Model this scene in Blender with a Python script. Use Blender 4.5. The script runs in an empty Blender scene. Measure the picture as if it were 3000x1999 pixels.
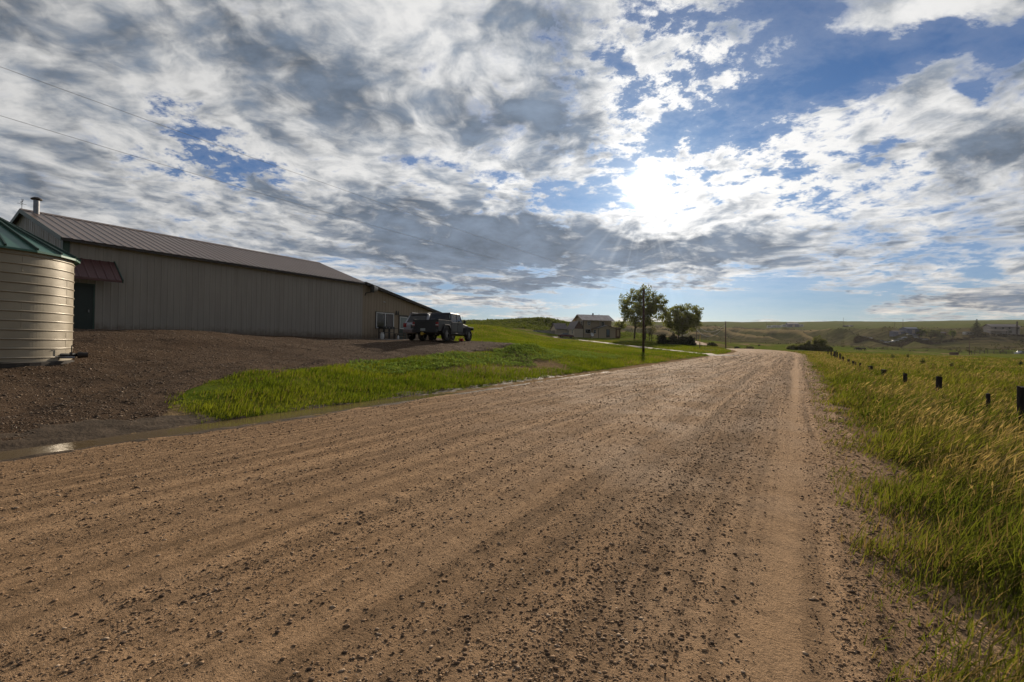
import bpy, math, random
import numpy as np
from mathutils import Vector, Matrix

random.seed(7)
rng = np.random.default_rng(11)
scene = bpy.context.scene
COL = scene.collection

# ------------------------------------------------------------------ camera
# world frame: +Y runs along the dirt road, +X to its right, camera stands at the road's right edge
F_PX = 1417.0                      # focal length of the 3000 px wide photograph
YAW, PITCH, ROLL = math.radians(30.5), math.radians(0.42), math.radians(0.8)
CAM_M = (Matrix.Translation((0, 0, 1.6)) @ Matrix.Rotation(YAW, 4, 'Z')
         @ Matrix.Rotation(math.pi / 2 + PITCH, 4, 'X') @ Matrix.Rotation(ROLL, 4, 'Z'))
cam_d = bpy.data.cameras.new('camera')
cam_d.sensor_width = 36.0
cam_d.lens = 36.0 * F_PX / 3000.0
cam_d.clip_start = 0.05
cam_d.clip_end = 20000
cam = bpy.data.objects.new('camera', cam_d)
cam.matrix_world = CAM_M
COL.objects.link(cam)
scene.camera = cam
scene.render.resolution_x, scene.render.resolution_y = 1024, 682

def ray(px, py):
    v = Vector(((px - 1500) / F_PX, (999.5 - py) / F_PX, -1.0))
    return CAM_M.to_3x3() @ v

def pt(px, py, z):
    """world point that the photograph shows at (px, py), z metres in front of the lens"""
    d = ray(px, py) * z
    return Vector((d.x, d.y, d.z + 1.6))

# ------------------------------------------------------------------ exposure
scene.view_settings.view_transform = 'Standard'
scene.view_settings.look = 'None'
scene.view_settings.exposure = 0.2
scene.view_settings.gamma = 1.0
scene.view_settings.use_curve_mapping = False
scene.render.engine = 'CYCLES'
scene.cycles.use_denoising = True
scene.cycles.max_bounces = 6
scene.cycles.diffuse_bounces = 3
scene.cycles.glossy_bounces = 3
scene.cycles.transmission_bounces = 4
scene.cycles.transparent_max_bounces = 6
scene.cycles.caustics_reflective = False
scene.cycles.caustics_refractive = False

# ------------------------------------------------------------------ sun
SUN_DIR = ray(1890, 552).normalized()
SUN_EL = math.asin(SUN_DIR.z)
SUN_ROT = math.atan2(SUN_DIR.x, SUN_DIR.y)
sun_d = bpy.data.lights.new('sun', 'SUN')
sun_d.energy = 5.0
sun_d.angle = math.radians(0.5)
sun_d.color = (1.0, 0.86, 0.68)
sun = bpy.data.objects.new('sun', sun_d)
sun.rotation_euler = SUN_DIR.to_track_quat('Z', 'Y').to_euler()
sun.location = (0, 0, 60)
COL.objects.link(sun)

# ------------------------------------------------------------------ node helper
class NT:
    def __init__(s, tree):
        s.t = tree
    def n(s, kind, **kw):
        nd = s.t.nodes.new(kind)
        for k, v in kw.items():
            setattr(nd, k, v)
        return nd
    def put(s, sock, v):
        if v is None:
            return
        if isinstance(v, bpy.types.NodeSocket):
            s.t.links.new(v, sock)
        else:
            if isinstance(v, (tuple, list)) and len(v) == 3 and sock.type == 'RGBA':
                v = (*v, 1.0)
            sock.default_value = v
    def m(s, op, a, b=None, c=None, clamp=False):
        nd = s.n('ShaderNodeMath', operation=op, use_clamp=clamp)
        for i, v in enumerate((a, b, c)):
            s.put(nd.inputs[i], v)
        return nd.outputs[0]
    def v(s, op, a, b=None, out=0):
        nd = s.n('ShaderNodeVectorMath', operation=op)
        s.put(nd.inputs[0], a)
        if op == 'SCALE':
            s.put(nd.inputs['Scale'], b)
        else:
            s.put(nd.inputs[1], b)
        return nd.outputs[out]
    def dot(s, a, b):
        return s.v('DOT_PRODUCT', a, b, 'Value')
    def xyz(s, x, y, z=0.0):
        nd = s.n('ShaderNodeCombineXYZ')
        for i, v in enumerate((x, y, z)):
            s.put(nd.inputs[i], v)
        return nd.outputs[0]
    def sep(s, v):
        nd = s.n('ShaderNodeSeparateXYZ')
        s.put(nd.inputs[0], v)
        return nd.outputs
    def noise(s, vec, scale, detail=5, rough=0.55, dist=0.0, col=False, lac=2.0):
        nd = s.n('ShaderNodeTexNoise')
        s.put(nd.inputs['Vector'], vec)
        nd.inputs['Scale'].default_value = scale
        nd.inputs['Detail'].default_value = detail
        nd.inputs['Roughness'].default_value = rough
        nd.inputs['Distortion'].default_value = dist
        nd.inputs['Lacunarity'].default_value = lac
        return nd.outputs[1 if col else 0]
    def voro(s, vec, scale, feature='F1', out=0, rand=1.0):
        nd = s.n('ShaderNodeTexVoronoi', feature=feature)
        s.put(nd.inputs['Vector'], vec)
        nd.inputs['Scale'].default_value = scale
        nd.inputs['Randomness'].default_value = rand
        return nd.outputs[out]
    def mix(s, f, a, b, mode='MIX'):
        nd = s.n('ShaderNodeMix', data_type='RGBA', blend_type=mode)
        s.put(nd.inputs[0], f)
        s.put(nd.inputs[6], a)
        s.put(nd.inputs[7], b)
        return nd.outputs[2]
    def ss(s, x, lo, hi, a=0.0, b=1.0):
        nd = s.n('ShaderNodeMapRange', interpolation_type='SMOOTHSTEP')
        s.put(nd.inputs[0], x)
        for i, v in enumerate((lo, hi, a, b)):
            s.put(nd.inputs[i + 1], v)
        return nd.outputs[0]
    def lin(s, x, lo, hi, a=0.0, b=1.0):
        nd = s.n('ShaderNodeMapRange')
        s.put(nd.inputs[0], x)
        for i, v in enumerate((lo, hi, a, b)):
            s.put(nd.inputs[i + 1], v)
        return nd.outputs[0]
# ------------------------------------------------------------------ sky: Nishita air with a broken cloud deck lit from behind
def build_sky():
    w = bpy.data.worlds.new('World')
    scene.world = w
    w.use_nodes = True
    t = w.node_tree
    t.nodes.clear()
    N = NT(t)
    d = N.v('NORMALIZE', N.n('ShaderNodeTexCoord').outputs['Generated'])
    fw = Vector((-math.sin(YAW), math.cos(YAW), 0))
    rt = Vector((math.cos(YAW), math.sin(YAW), 0))
    a = N.m('MAXIMUM', N.dot(d, tuple(fw)), 0.15)
    u0_ = N.m('DIVIDE', N.dot(d, tuple(rt)), a)
    dz = N.sep(d)[2]
    v0_ = N.m('DIVIDE', dz, a)
    up = N.m('MAXIMUM', dz, 0.0)

    def uv(px, py):
        r = ray(px, py)
        f = r.dot(fw)
        return r.dot(rt) / f, r.z / f
    # clouds live on a plane overhead, so they shrink and crowd towards the horizon
    h = N.m('ADD', up, 0.15)
    P = N.xyz(N.m('DIVIDE', N.dot(d, tuple(rt)), h), N.m('DIVIDE', N.dot(d, tuple(fw)), h), 0.0)
    wn = N.v('SUBTRACT', N.noise(P, 1.3, 4, col=True), (0.5, 0.5, 0.5))
    warp = N.v('SCALE', wn, 0.5)
    Pw = N.v('ADD', P, warp)
    su, sv = SUN_DIR.dot(rt) / (SUN_DIR.z + 0.15), SUN_DIR.dot(fw) / (SUN_DIR.z + 0.15)
    tos = N.v('SCALE', N.v('NORMALIZE', N.v('SUBTRACT', (su, sv, 0.0), P)), 0.05)
    big = N.noise(Pw, 1.7, 3, 0.5)
    soft = N.noise(Pw, 4.2, 3, 0.5)
    mid = N.noise(Pw, 5.2, 8, 0.58)
    mid2 = N.noise(N.v('ADD', Pw, tos), 5.2, 8, 0.58)
    fin = N.noise(Pw, 17.0, 4, 0.55)
    uvv = N.xyz(u0_, N.m('MULTIPLY', v0_, 2.0), 0.0)
    wsmall = N.v('SUBTRACT', N.noise(uvv, 5.0, 6, 0.62, col=True), (0.5, 0.5, 0.5))
    ws = N.sep(wsmall)
    puff = N.noise(N.v('ADD', uvv, N.v('SCALE', wsmall, 0.10)), 8.0, 8, 0.6)
    # ragged outlines for the banks and gaps
    u = N.m('MULTIPLY_ADD', ws[0], 0.30, u0_)
    v = N.m('MULTIPLY_ADD', ws[1], 0.16, v0_)
    v = N.m('MULTIPLY_ADD', N.m('SUBTRACT', v, v0_), N.lin(v0_, 0.0, 0.35, 0.25, 1.0), v0_)

    def blobs(lst):
        tot = None
        for (px, py, rx, ry, ang, amp) in lst:
            u0, v0 = uv(px, py)
            k = F_PX
            ca, sa = math.cos(math.radians(ang)), math.sin(math.radians(ang))
            du, dv = N.m('SUBTRACT', u, u0), N.m('SUBTRACT', v, v0)
            e1 = N.m('MULTIPLY_ADD', du, ca * k / rx, N.m('MULTIPLY', dv, sa * k / rx))
            e2 = N.m('MULTIPLY_ADD', du, -sa * k / ry, N.m('MULTIPLY', dv, ca * k / ry))
            q = N.m('MULTIPLY_ADD', e1, e1, N.m('MULTIPLY', e2, e2))
            g = N.m('MULTIPLY', N.m('EXPONENT', N.m('MULTIPLY', q, -1.0)), amp)
            tot = g if tot is None else N.m('ADD', tot, g)
        return tot
    # where the deck is open (-) or closed (+): px, py, half axes, tilt, amount
    cover = blobs(COVER)
    thick = blobs(THICK)
    fleck = blobs(FLECK)
    nz = N.m('ADD', N.m('MULTIPLY', big, 0.7), N.m('MULTIPLY', mid, 1.0))
    nz = N.m('ADD', nz, N.m('MULTIPLY', fin, 0.45))
    nz = N.m('ADD', nz, N.m('MULTIPLY', puff, 0.65))
    nz = N.m('SUBTRACT', nz, 1.4)
    nz = N.m('ADD', nz, N.m('MULTIPLY', N.m('SUBTRACT', N.noise(N.v('ADD', P, N.v('SCALE', wn, 0.16)), 10.0, 9, 0.68), 0.5), N.m('MULTIPLY', fleck, 3.0)))
    # thin streaks low over the horizon
    stk = N.noise(N.xyz(N.m('ADD', N.m('MULTIPLY', u0_, 3.0), N.m('MULTIPLY', v0_, 8.0)), N.m('MULTIPLY', v0_, 34.0), 2.0), 1.6, 6, 0.6)
    stkm = N.ss(v0_, 0.26, 0.10)
    nz = N.m('ADD', nz, N.m('MULTIPLY', N.m('SUBTRACT', stk, 0.5), N.m('MULTIPLY', stkm, 1.8)))
    D = N.m('ADD', N.m('MULTIPLY', nz, 1.7), N.m('ADD', cover, 0.28))
    alpha = N.m('MAXIMUM', N.ss(D, -0.22, 0.50), N.ss(D, -1.2, 0.1, 0.0, 0.12))
    # side turned to the sun shines, side turned away greys
    emb = N.m('SUBTRACT', mid, mid2)
    tz = N.m('ADD', N.m('MULTIPLY', N.m('SUBTRACT', soft, 0.5), 1.5), N.m('MULTIPLY', N.m('SUBTRACT', big, 0.5), 1.3))
    tz = N.m('ADD', tz, N.m('MULTIPLY', N.m('SUBTRACT', puff, 0.5), 0.9))
    tz = N.m('ADD', tz, N.m('MULTIPLY', N.m('SUBTRACT', mid, 0.5), N.m('MULTIPLY_ADD', fleck, 0.6, 0.8)))
    tz = N.m('ADD', tz, N.m('MULTIPLY', N.m('SUBTRACT', fin, 0.5), N.m('MULTIPLY_ADD', fleck, 0.5, 0.35)))
    Tq = N.m('ADD', tz, N.m('ADD', thick, 0.17))
    Tq = N.m('ADD', Tq, N.m('MULTIPLY', emb, 1.9))
    T = N.m('POWER', N.ss(Tq, -0.25, 0.95), 0.9)
    T = N.m('MULTIPLY', T, N.ss(D, -0.15, 0.35, 0.15, 1.0))
    # nearness to the sun
    cs = N.m('MAXIMUM', N.dot(d, tuple(SUN_DIR)), 0.0)
    g1 = N.m('POWER', cs, 6.0)
    g2 = N.m('POWER', cs, 45.0)
    g3 = N.m('POWER', cs, 500.0)
    g4 = N.m('POWER', cs, 4000.0)
    # clear air
    sky = N.n('ShaderNodeTexSky', sky_type='NISHITA')
    sky.sun_disc = False
    sky.sun_elevation = SUN_EL
    sky.sun_rotation = SUN_ROT
    sky.air_density = 1.0
    sky.dust_density = 0.3
    sky.ozone_density = 3.0
    bg1 = N.n('ShaderNodeBackground')
    tint = N.mix(N.ss(dz, 0.0, 0.30), SKY_LOW, SKY_HIGH)
    N.put(bg1.inputs[0], N.mix(1.0, sky.outputs[0], tint, 'MULTIPLY'))
    bg1.inputs[1].default_value = SKY_STRENGTH
    # clouds: thin edges pass sunlight, thick bellies are blue grey; brighter near the sun
    bright = N.m('ADD', N.m('ADD', N.m('MULTIPLY', g1, 0.32), N.m('MULTIPLY', g2, 0.06)), 0.57)
    back = N.ss(N.dot(d, tuple(fw)), -0.5, 0.35, 0.45, 1.0)  # unseen clouds behind the view dimmed to darken the barn and yard
    bright = N.m('MULTIPLY', bright, back)
    lit = N.v('SCALE', (1.0, 0.995, 0.985), bright)
    dark = N.v('SCALE', (0.132, 0.168, 0.222), N.m('ADD', N.m('MULTIPLY_ADD', g1, 0.5, 0.80), N.m('ADD', N.m('MULTIPLY', N.m('SUBTRACT', puff, 0.5), 1.7), N.m('MULTIPLY', N.m('SUBTRACT', mid, 0.5), 1.5))))
    low = N.ss(dz, 0.16, 0.0)
    lit = N.mix(N.m('MULTIPLY', low, 0.8), lit, N.v('MULTIPLY', lit, (0.98, 0.88, 0.74)))
    dark = N.v('SCALE', dark, back)
    ccol = N.mix(T, lit, dark)
    bg2 = N.n('ShaderNodeBackground')
    N.put(bg2.inputs[0], ccol)
    bg2.inputs[1].default_value = 1.0
    mx = N.n('ShaderNodeMixShader')
    N.put(mx.inputs[0], N.m('MULTIPLY', alpha, N.ss(dz, -0.01, 0.02)))
    t.links.new(bg1.outputs[0], mx.inputs[1])
    t.links.new(bg2.outputs[0], mx.inputs[2])
    # the sun itself behind thin cloud, with its aureole
    veil = N.m('SUBTRACT', 1.0, N.m('MULTIPLY', T, 0.85))
    glow = N.m('ADD', N.m('MULTIPLY', g3, 0.14), N.m('MULTIPLY', g4, 5.0))
    glow = N.m('MULTIPLY', N.m('ADD', glow, N.m('MULTIPLY', g2, 0.03)), veil)
    # crepuscular rays fanning down through the gaps
    us, vs = uv(1890, 552)
    ru, rv = N.m('SUBTRACT', u0_, us), N.m('SUBTRACT', v0_, vs)
    ang = N.m('ARCTAN2', ru, N.m('MULTIPLY', rv, -1.0))
    rr = N.m('SQRT', N.m('MULTIPLY_ADD', ru, ru, N.m('MULTIPLY', rv, rv)))
    beams = N.ss(N.noise(N.xyz(ang, 0.0, 0.0), 5.5, 3, 0.6), 0.48, 0.68)
    beams = N.m('MULTIPLY', beams, N.m('MULTIPLY', N.ss(N.m('ABSOLUTE', ang), 1.35, 0.7), N.m('MULTIPLY', N.ss(rr, 0.03, 0.10), N.ss(rr, 0.33, 0.08))))
    glow = N.m('MULTIPLY_ADD', beams, 0.10, glow)
    bg3 = N.n('ShaderNodeBackground')
    bg3.inputs[0].default_value = (1.0, 0.96, 0.88, 1)
    N.put(bg3.inputs[1], glow)
    ad = N.n('ShaderNodeAddShader')
    t.links.new(mx.outputs[0], ad.inputs[0])
    t.links.new(bg3.outputs[0], ad.inputs[1])
    out = N.n('ShaderNodeOutputWorld')
    t.links.new(ad.outputs[0], out.inputs[0])
    w.cycles.sampling_method = 'MANUAL'
    w.cycles.sample_map_resolution = 1024

SKY_STRENGTH = 0.06
FLECK = [(1960, 210, 400, 300, -20, 1.15), (600, 450, 300, 150, -20, 0.9), (2300, 520, 560, 180, 8, 0.8), (1300, 560, 400, 160, 0, 0.5)]
SKY_LOW, SKY_HIGH = (0.46, 0.60, 0.85), (0.42, 0.66, 0.95)
COVER = [
    (2780, 165, 420, 80, 12, -1.3), (2300, 270, 260, 66, 22, -1.2), (2080, 370, 130, 45, 12, -0.7),
    (2330, 70, 110, 110, 30, -0.8), (1930, 200, 300, 240, -20, 0.12), (2120, 130, 120, 160, -30, -0.35),
    (590, 420, 150, 85, -25, -0.75), (660, 500, 110, 48, -10, -0.6),
    (2000, 876, 420, 40, 2, -1.1), (2380, 890, 300, 26, 3, -0.6),
    (1690, 572, 150, 34, 4, -0.8), (2330, 478, 70, 32, 0, -0.65), (2580, 460, 70, 46, 30, -0.7),
    (2890, 285, 55, 34, 0, -0.7), (2620, 735, 420, 60, 3, -0.45), (2480, 940, 500, 20, 0, -0.3),
    (1180, 445, 60, 24, -20, -0.5), (1330, 490, 120, 20, -20, -0.45),
    (300, 120, 900, 300, -15, 0.6), (1200, 240, 500, 300, 0, 0.35), (2000, 718, 560, 55, 0, 0.8),
    (1250, 690, 450, 110, 0, 0.45), (2850, 420, 260, 160, 10, 0.6), (2700, 50, 300, 55, 12, 0.6),
    (2750, 220, 180, 70, 25, 0.85), (2150, 600, 350, 110, 0, 0.35), (1950, 830, 380, 16, 4, 0.35),
    (2850, 880, 260, 26, 3, 0.55), (100, 650, 500, 200, 0, 0.35),
]
THICK = [
    (150, 90, 420, 120, -15, 0.42), (800, 150, 420, 120, -25, 0.48), (1150, 230, 320, 130, -20, 0.15),
    (1630, 120, 170, 150, 20, 0.55), (1580, 350, 230, 75, 0, 0.7), (1760, 465, 190, 30, -3, 0.6),
    (2000, 725, 560, 52, 0, 1.0), (1560, 660, 220, 42, 0, 0.5), (1400, 765, 420, 36, -3, 0.55),
    (1150, 620, 380, 70, -8, 0.75), (1250, 720, 300, 60, 0, 0.6), (1480, 835, 330, 34, 2, 0.75), (2900, 440, 230, 90, 20, 0.9),
    (2800, 215, 110, 40, 25, 0.3), (2950, 880, 260, 26, 3, 0.6), (120, 530, 260, 60, -10, 0.45),
    (2200, 590, 130, 30, 0, 0.25),
    (2120, 330, 330, 260, 0, -0.5), (2350, 520, 400, 140, 0, -0.35), (1900, 560, 160, 90, 0, -0.35), (2600, 750, 500, 60, 0, -0.3),
    (700, 470, 380, 120, -15, -0.25), (2650, 60, 300, 60, 10, -0.4),
]
build_sky()
# ------------------------------------------------------------------ numeric noise
def _hash(ix, iy, seed):
    h = (ix.astype(np.int64) * 374761393 + iy.astype(np.int64) * 668265263 + seed * 974711) & 0x7fffffff
    h = ((h ^ (h >> 13)) * 1274126177) & 0x7fffffff
    return ((h ^ (h >> 16)) & 0xffff) / 65535.0

def vnoise(x, y, seed=0):
    ix, iy = np.floor(x), np.floor(y)
    fx, fy = x - ix, y - iy
    fx, fy = fx * fx * (3 - 2 * fx), fy * fy * (3 - 2 * fy)
    a, b = _hash(ix, iy, seed), _hash(ix + 1, iy, seed)
    c, d = _hash(ix, iy + 1, seed), _hash(ix + 1, iy + 1, seed)
    return (a * (1 - fx) + b * fx) * (1 - fy) + (c * (1 - fx) + d * fx) * fy - 0.5

def fbm(x, y, seed=0, oct=4):
    t, s, k = 0.0, 1.0, 1.0
    for o in range(oct):
        t = t + s * vnoise(x * k + 17.3 * o, y * k - 9.1 * o, seed + o)
        s *= 0.5
        k *= 2.03
    return t

def sstep(x, a, b):
    t = np.clip((x - a) / (b - a), 0, 1)
    return t * t * (3 - 2 * t)

# ------------------------------------------------------------------ terrain
ROAD_L, ROAD_R = -8.8, 0.56
def road_shift(y):
    return -8.0 * np.square(np.maximum(np.asarray(y, float) - 78, 0) / 62.0)
def road_z(y):
    y = np.asarray(y, float)
    return 0.0088 * np.clip(y, -60, 150) - 0.00018 * np.square(np.maximum(y - 128, 0))

_ctl = []
def _P(px, py, z):
    p = pt(px, py, z)
    _ctl.append((p.x, p.y, p.z))
def _XY(x, y, e):
    _ctl.append((x, y, e))
# the yard around the barn (x, y, elevation)
for c in [(-18.6, 3.9, 1.0), (-28.6, 8.5, 1.97), (-28.6, 17, 1.93), (-28.6, 26, 1.84), (-28.6, 34.8, 1.84), (-40, 0, 2.3),
          (-45, 12, 2.4), (-45, 30, 2.5), (-20.1, 25.3, 1.74), (-20.5, 30, 1.74), (-22.7, 25.5, 1.77), (-12.2, 3, .26), (-15, 3, .62), (-12.2, 12, .36),
          (-15, 12, .80), (-20, 12, 1.30), (-24, 12, 1.68), (-12.3, 22, .50), (-15, 22, 1.12), (-18, 21, 1.52),
          (-15.2, 25.8, 1.50), (-12.2, 28, .75), (-13, 36, .80), (-16, 36, 1.2), (-20, 38, 1.7), (-13, 48, .75), (-18, 48, 1.15),
          (-12, -8, .2), (-20, -8, .8), (-30, -10, 1.5), (-60, -30, 3), (-60, 10, 3.2), (-30, 45, 2.6), (-40, 60, 4.2),
          (-17.1, 62.7, .72), (-13, 65, .55)]:
    _XY(*c)
for c in [(1450, 1000, 40), (1500, 985, 66), (1450, 957, 120), (1360, 957, 105), (1200, 955, 120), (900, 950, 140), (400, 940, 170),
          (1600, 1008, 90), (1700, 1020, 75), (1620, 992, 128), (1700, 989, 146), (1800, 990, 144), (1780, 1006, 104), (1865, 991, 146),
          (1990, 1010, 108), (1960, 1022, 85), (2100, 1037, 78), (2060, 1016, 108),
          (2126, 1020, 140), (2200, 1012, 200), (2050, 998, 210), (1950, 985, 230), (1560, 968, 160), (1640, 966, 190),
          (1600, 941, 200), (1520, 956, 185), (1660, 950, 205), (1720, 965, 210), (1560, 945, 196),
          # hills across the valley
          (1820, 962, 760), (1900, 952, 820), (2000, 951, 840), (2100, 952, 850), (2240, 954, 850), (2350, 957, 820), (2440, 959, 760), (2520, 959, 700),
          (2650, 960, 640), (2760, 961, 620), (2850, 958, 600), (2960, 951, 600), (3100, 948, 600), (3400, 945, 600),
          (1850, 985, 420), (1950, 990, 400), (2100, 1003, 330), (2200, 1006, 340), (2320, 1004, 360), (2450, 1005, 370),
          (2100, 975, 560), (2250, 978, 560), (2400, 980, 560), (1950, 968, 600),
          (2000, 975, 470), (2300, 1016, 230), (2250, 1019, 170), (2420, 1022, 190),
          # right hand pasture, bluff and house terrace
          (2600, 1041, 120), (2480, 1035, 120), (2750, 1041, 190), (2950, 1045, 180), (2900, 1060, 62), (3200, 1060, 70),
          (2700, 1064, 50), (2600, 1020, 300), (2750, 1016, 340), (2950, 1022, 300), (3200, 1022, 300),
          (2560, 1004, 372), (2650, 1001, 378), (2560, 988, 392), (2650, 984, 400), (2750, 984, 405), (2780, 1000, 376),
          (2850, 992, 372), (2870, 970, 392), (2930, 966, 400), (3050, 966, 410), (2960, 990, 365), (3050, 996, 360), (2700, 968, 480), (2800, 968, 470), (2540, 975, 470)]:
    _P(*c)
for c in [(4.2, 6, -.32), (4.2, 16, -.25), (4.5, 40, 0.0), (9, 8, -.25), (9, 22, -.2), (20, 20, .0), (4.6, 75, .45), (16, 40, .1), (6, 100, .75), (14, 80, .3),
          (4, -10, -.4), (30, -10, -.3), (60, 0, -.2), (0, -60, -.6), (80, -60, 0), (-60, -80, 2), (300, -100, 2), (-300, -100, 8),
          (0, -400, 4), (-400, 200, 20), (-300, 60, 14), (600, 0, 20), (-8, 160, 1.4), (-14, 190, 1.0), (-4, 132, 1.1)]:
    _XY(*c)
_ctl = np.array(_ctl, float)
RS = 25.0
def _feat(x, y):
    r = np.hypot(x, y) + 1e-6
    az = np.arctan2(x, y)
    lr = np.log(r + 9.0)
    return np.stack([az * 1.5, lr], -1), r
_cf, _cr = _feat(_ctl[:, 0], _ctl[:, 1])
_cv = _ctl[:, 2] / (_cr + RS)
def _phi(a, b):
    d2 = ((a[:, None, :] - b[None, :, :]) ** 2).sum(-1)
    return np.sqrt(d2 + 0.0004)
_n = len(_ctl)
_A = np.zeros((_n + 3, _n + 3))
_A[:_n, :_n] = -_phi(_cf, _cf) + np.eye(_n) * -0.004
_A[:_n, _n] = 1
_A[:_n, _n + 1:] = _cf
_A[_n:, :_n] = _A[:_n, _n:].T
_w = np.linalg.solve(_A, np.concatenate([_cv, np.zeros(3)]))

def tps(x, y):
    x, y = np.ravel(x), np.ravel(y)
    out = np.empty(len(x))
    for i in range(0, len(x), 40000):
        f, r = _feat(x[i:i + 40000], y[i:i + 40000])
        k = -_phi(f, _cf)
        out[i:i + 40000] = (k @ _w[:_n] + _w[_n] + f @ _w[_n + 1:]) * (r + RS)
    return out

def H(x, y, fine=True):
    """ground elevation, vectorised"""
    x = np.atleast_1d(np.asarray(x, float))
    y = np.atleast_1d(np.asarray(y, float))
    shp = x.shape
    x, y = x.ravel(), y.ravel()
    r = np.hypot(x, y)
    z = tps(x, y)
    # gullies that run down the far hills
    az = np.degrees(np.arctan2(x, y)) + 30.5
    hm = sstep(r, 330, 520) * (1 - sstep(r, 690, 860)) * sstep(az, 4, 14) * (1 - sstep(az, 36, 44))
    c = az * 1.0 + (r - 500) * 0.035 + 2.5 * fbm(az * 0.35, r * 0.006, 5, 3)
    g = 1 - np.abs(((c / 4.6) % 1.0) - 0.5) * 2
    z += hm * (8.5 * (g ** 1.3 - 0.45) + 3.0 * fbm(x / 45, y / 45, 8, 3))
    far = sstep(r, 150, 330)
    z += far * (2.2 * fbm(x / 60, y / 60, 3, 4) + 0.7 * fbm(x / 11, y / 11, 4, 2))
    # shrubby knoll left of the house
    q = x - road_shift(y)
    zr = road_z(y)
    if fine:
        lawn = sstep(np.maximum(ROAD_L - q, q - ROAD_R), 1.0, 5.0)
        z += lawn * (0.10 * fbm(x / 2.2, y / 2.2, 21, 3) + 0.22 * fbm(x / 9, y / 9, 22, 2) * sstep(y, 20, 50))
        # humps of pushed gravel along the barn
        for (hx, hy, rr, hh) in [(-25.2, 9.2, 2.2, .20), (-24.6, 12.6, 1.7, .16), (-22.2, 8.2, 1.6, .16), (-24.8, 16.2, 1.6, .14), (-21.4, 11.0, 1.3, .14),
                                 (-14.6, 26.6, .9, .18), (-14.9, 28.3, .8, .22), (-13.9, 25.0, .8, .1)]:
            z += hh * np.exp(-((x - hx) ** 2 + ((y - hy) / 1.5) ** 2) / rr ** 2)
    # road bed, its shoulder on the right and the gutter on the left
    left = ROAD_L - q
    right = q - ROAD_R
    n_l = zr - 0.07 * np.exp(-((left - 0.55) / 0.5) ** 2) + 0.055 * np.maximum(left - 1.0, 0) * 2.0
    n_r = zr - 0.36 * sstep(right, 0.15, 2.6)
    near = np.where(left > 0, n_l, np.where(right > 0, n_r, zr))
    wl = sstep(left, 1.2, 3.6)
    wr = sstep(right, 1.6, 4.5)
    w = np.where(left > 0, wl, np.where(right > 0, wr, 0.0))
    valid = sstep(y, 205, 150)
    w = 1 - (1 - w) * valid
    z = near * (1 - w) + z * w
    # crown and wheel ruts of the road
    on = (left < 0) & (right < 0)
    t = np.clip((q - ROAD_L) / (ROAD_R - ROAD_L), 0, 1)
    z += np.where(on, (0.10 * (1 - (2 * t - 1) ** 2)) * valid, 0)
    return z.reshape(shp)

def gz(x, y):
    return float(H(np.array([x]), np.array([y]))[0])

def hit(px, py, z0=1.5, z1=2500):
    """where the line of sight through a photo pixel meets the ground"""
    d = ray(px, py)
    zs = np.geomspace(z0, z1, 1500)
    xs, ys, es = d.x * zs, d.y * zs, d.z * zs + 1.6
    below = es < H(xs, ys)
    if not below.any():
        return None
    k = int(np.argmax(below))
    return (xs[k], ys[k], H(xs[k:k + 1], ys[k:k + 1])[0], zs[k])
# ------------------------------------------------------------------ scene-graph helpers
def link(o, parent=None, label=None, cat=None, group=None, kind=None):
    if o.name not in COL.objects:
        COL.objects.link(o)
    if parent is not None:
        o.parent = parent
    for k, v in (('label', label), ('category', cat), ('group', group), ('kind', kind)):
        if v:
            o[k] = v
    return o

def thing(name, label, cat, loc=(0, 0, 0), rz=0.0, group=None):
    o = bpy.data.objects.new(name, None)
    o.location = loc
    o.rotation_euler = (0, 0, rz)
    o.empty_display_size = 0.3
    return link(o, None, label, cat, group)

def copy_tree(o, parent=None):
    kids = [c for c in COL.objects if c.parent == o]
    c = o.copy()
    COL.objects.link(c)
    if parent is not None:
        c.parent = parent
    for k in kids:
        copy_tree(k, c)
    return c

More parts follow.
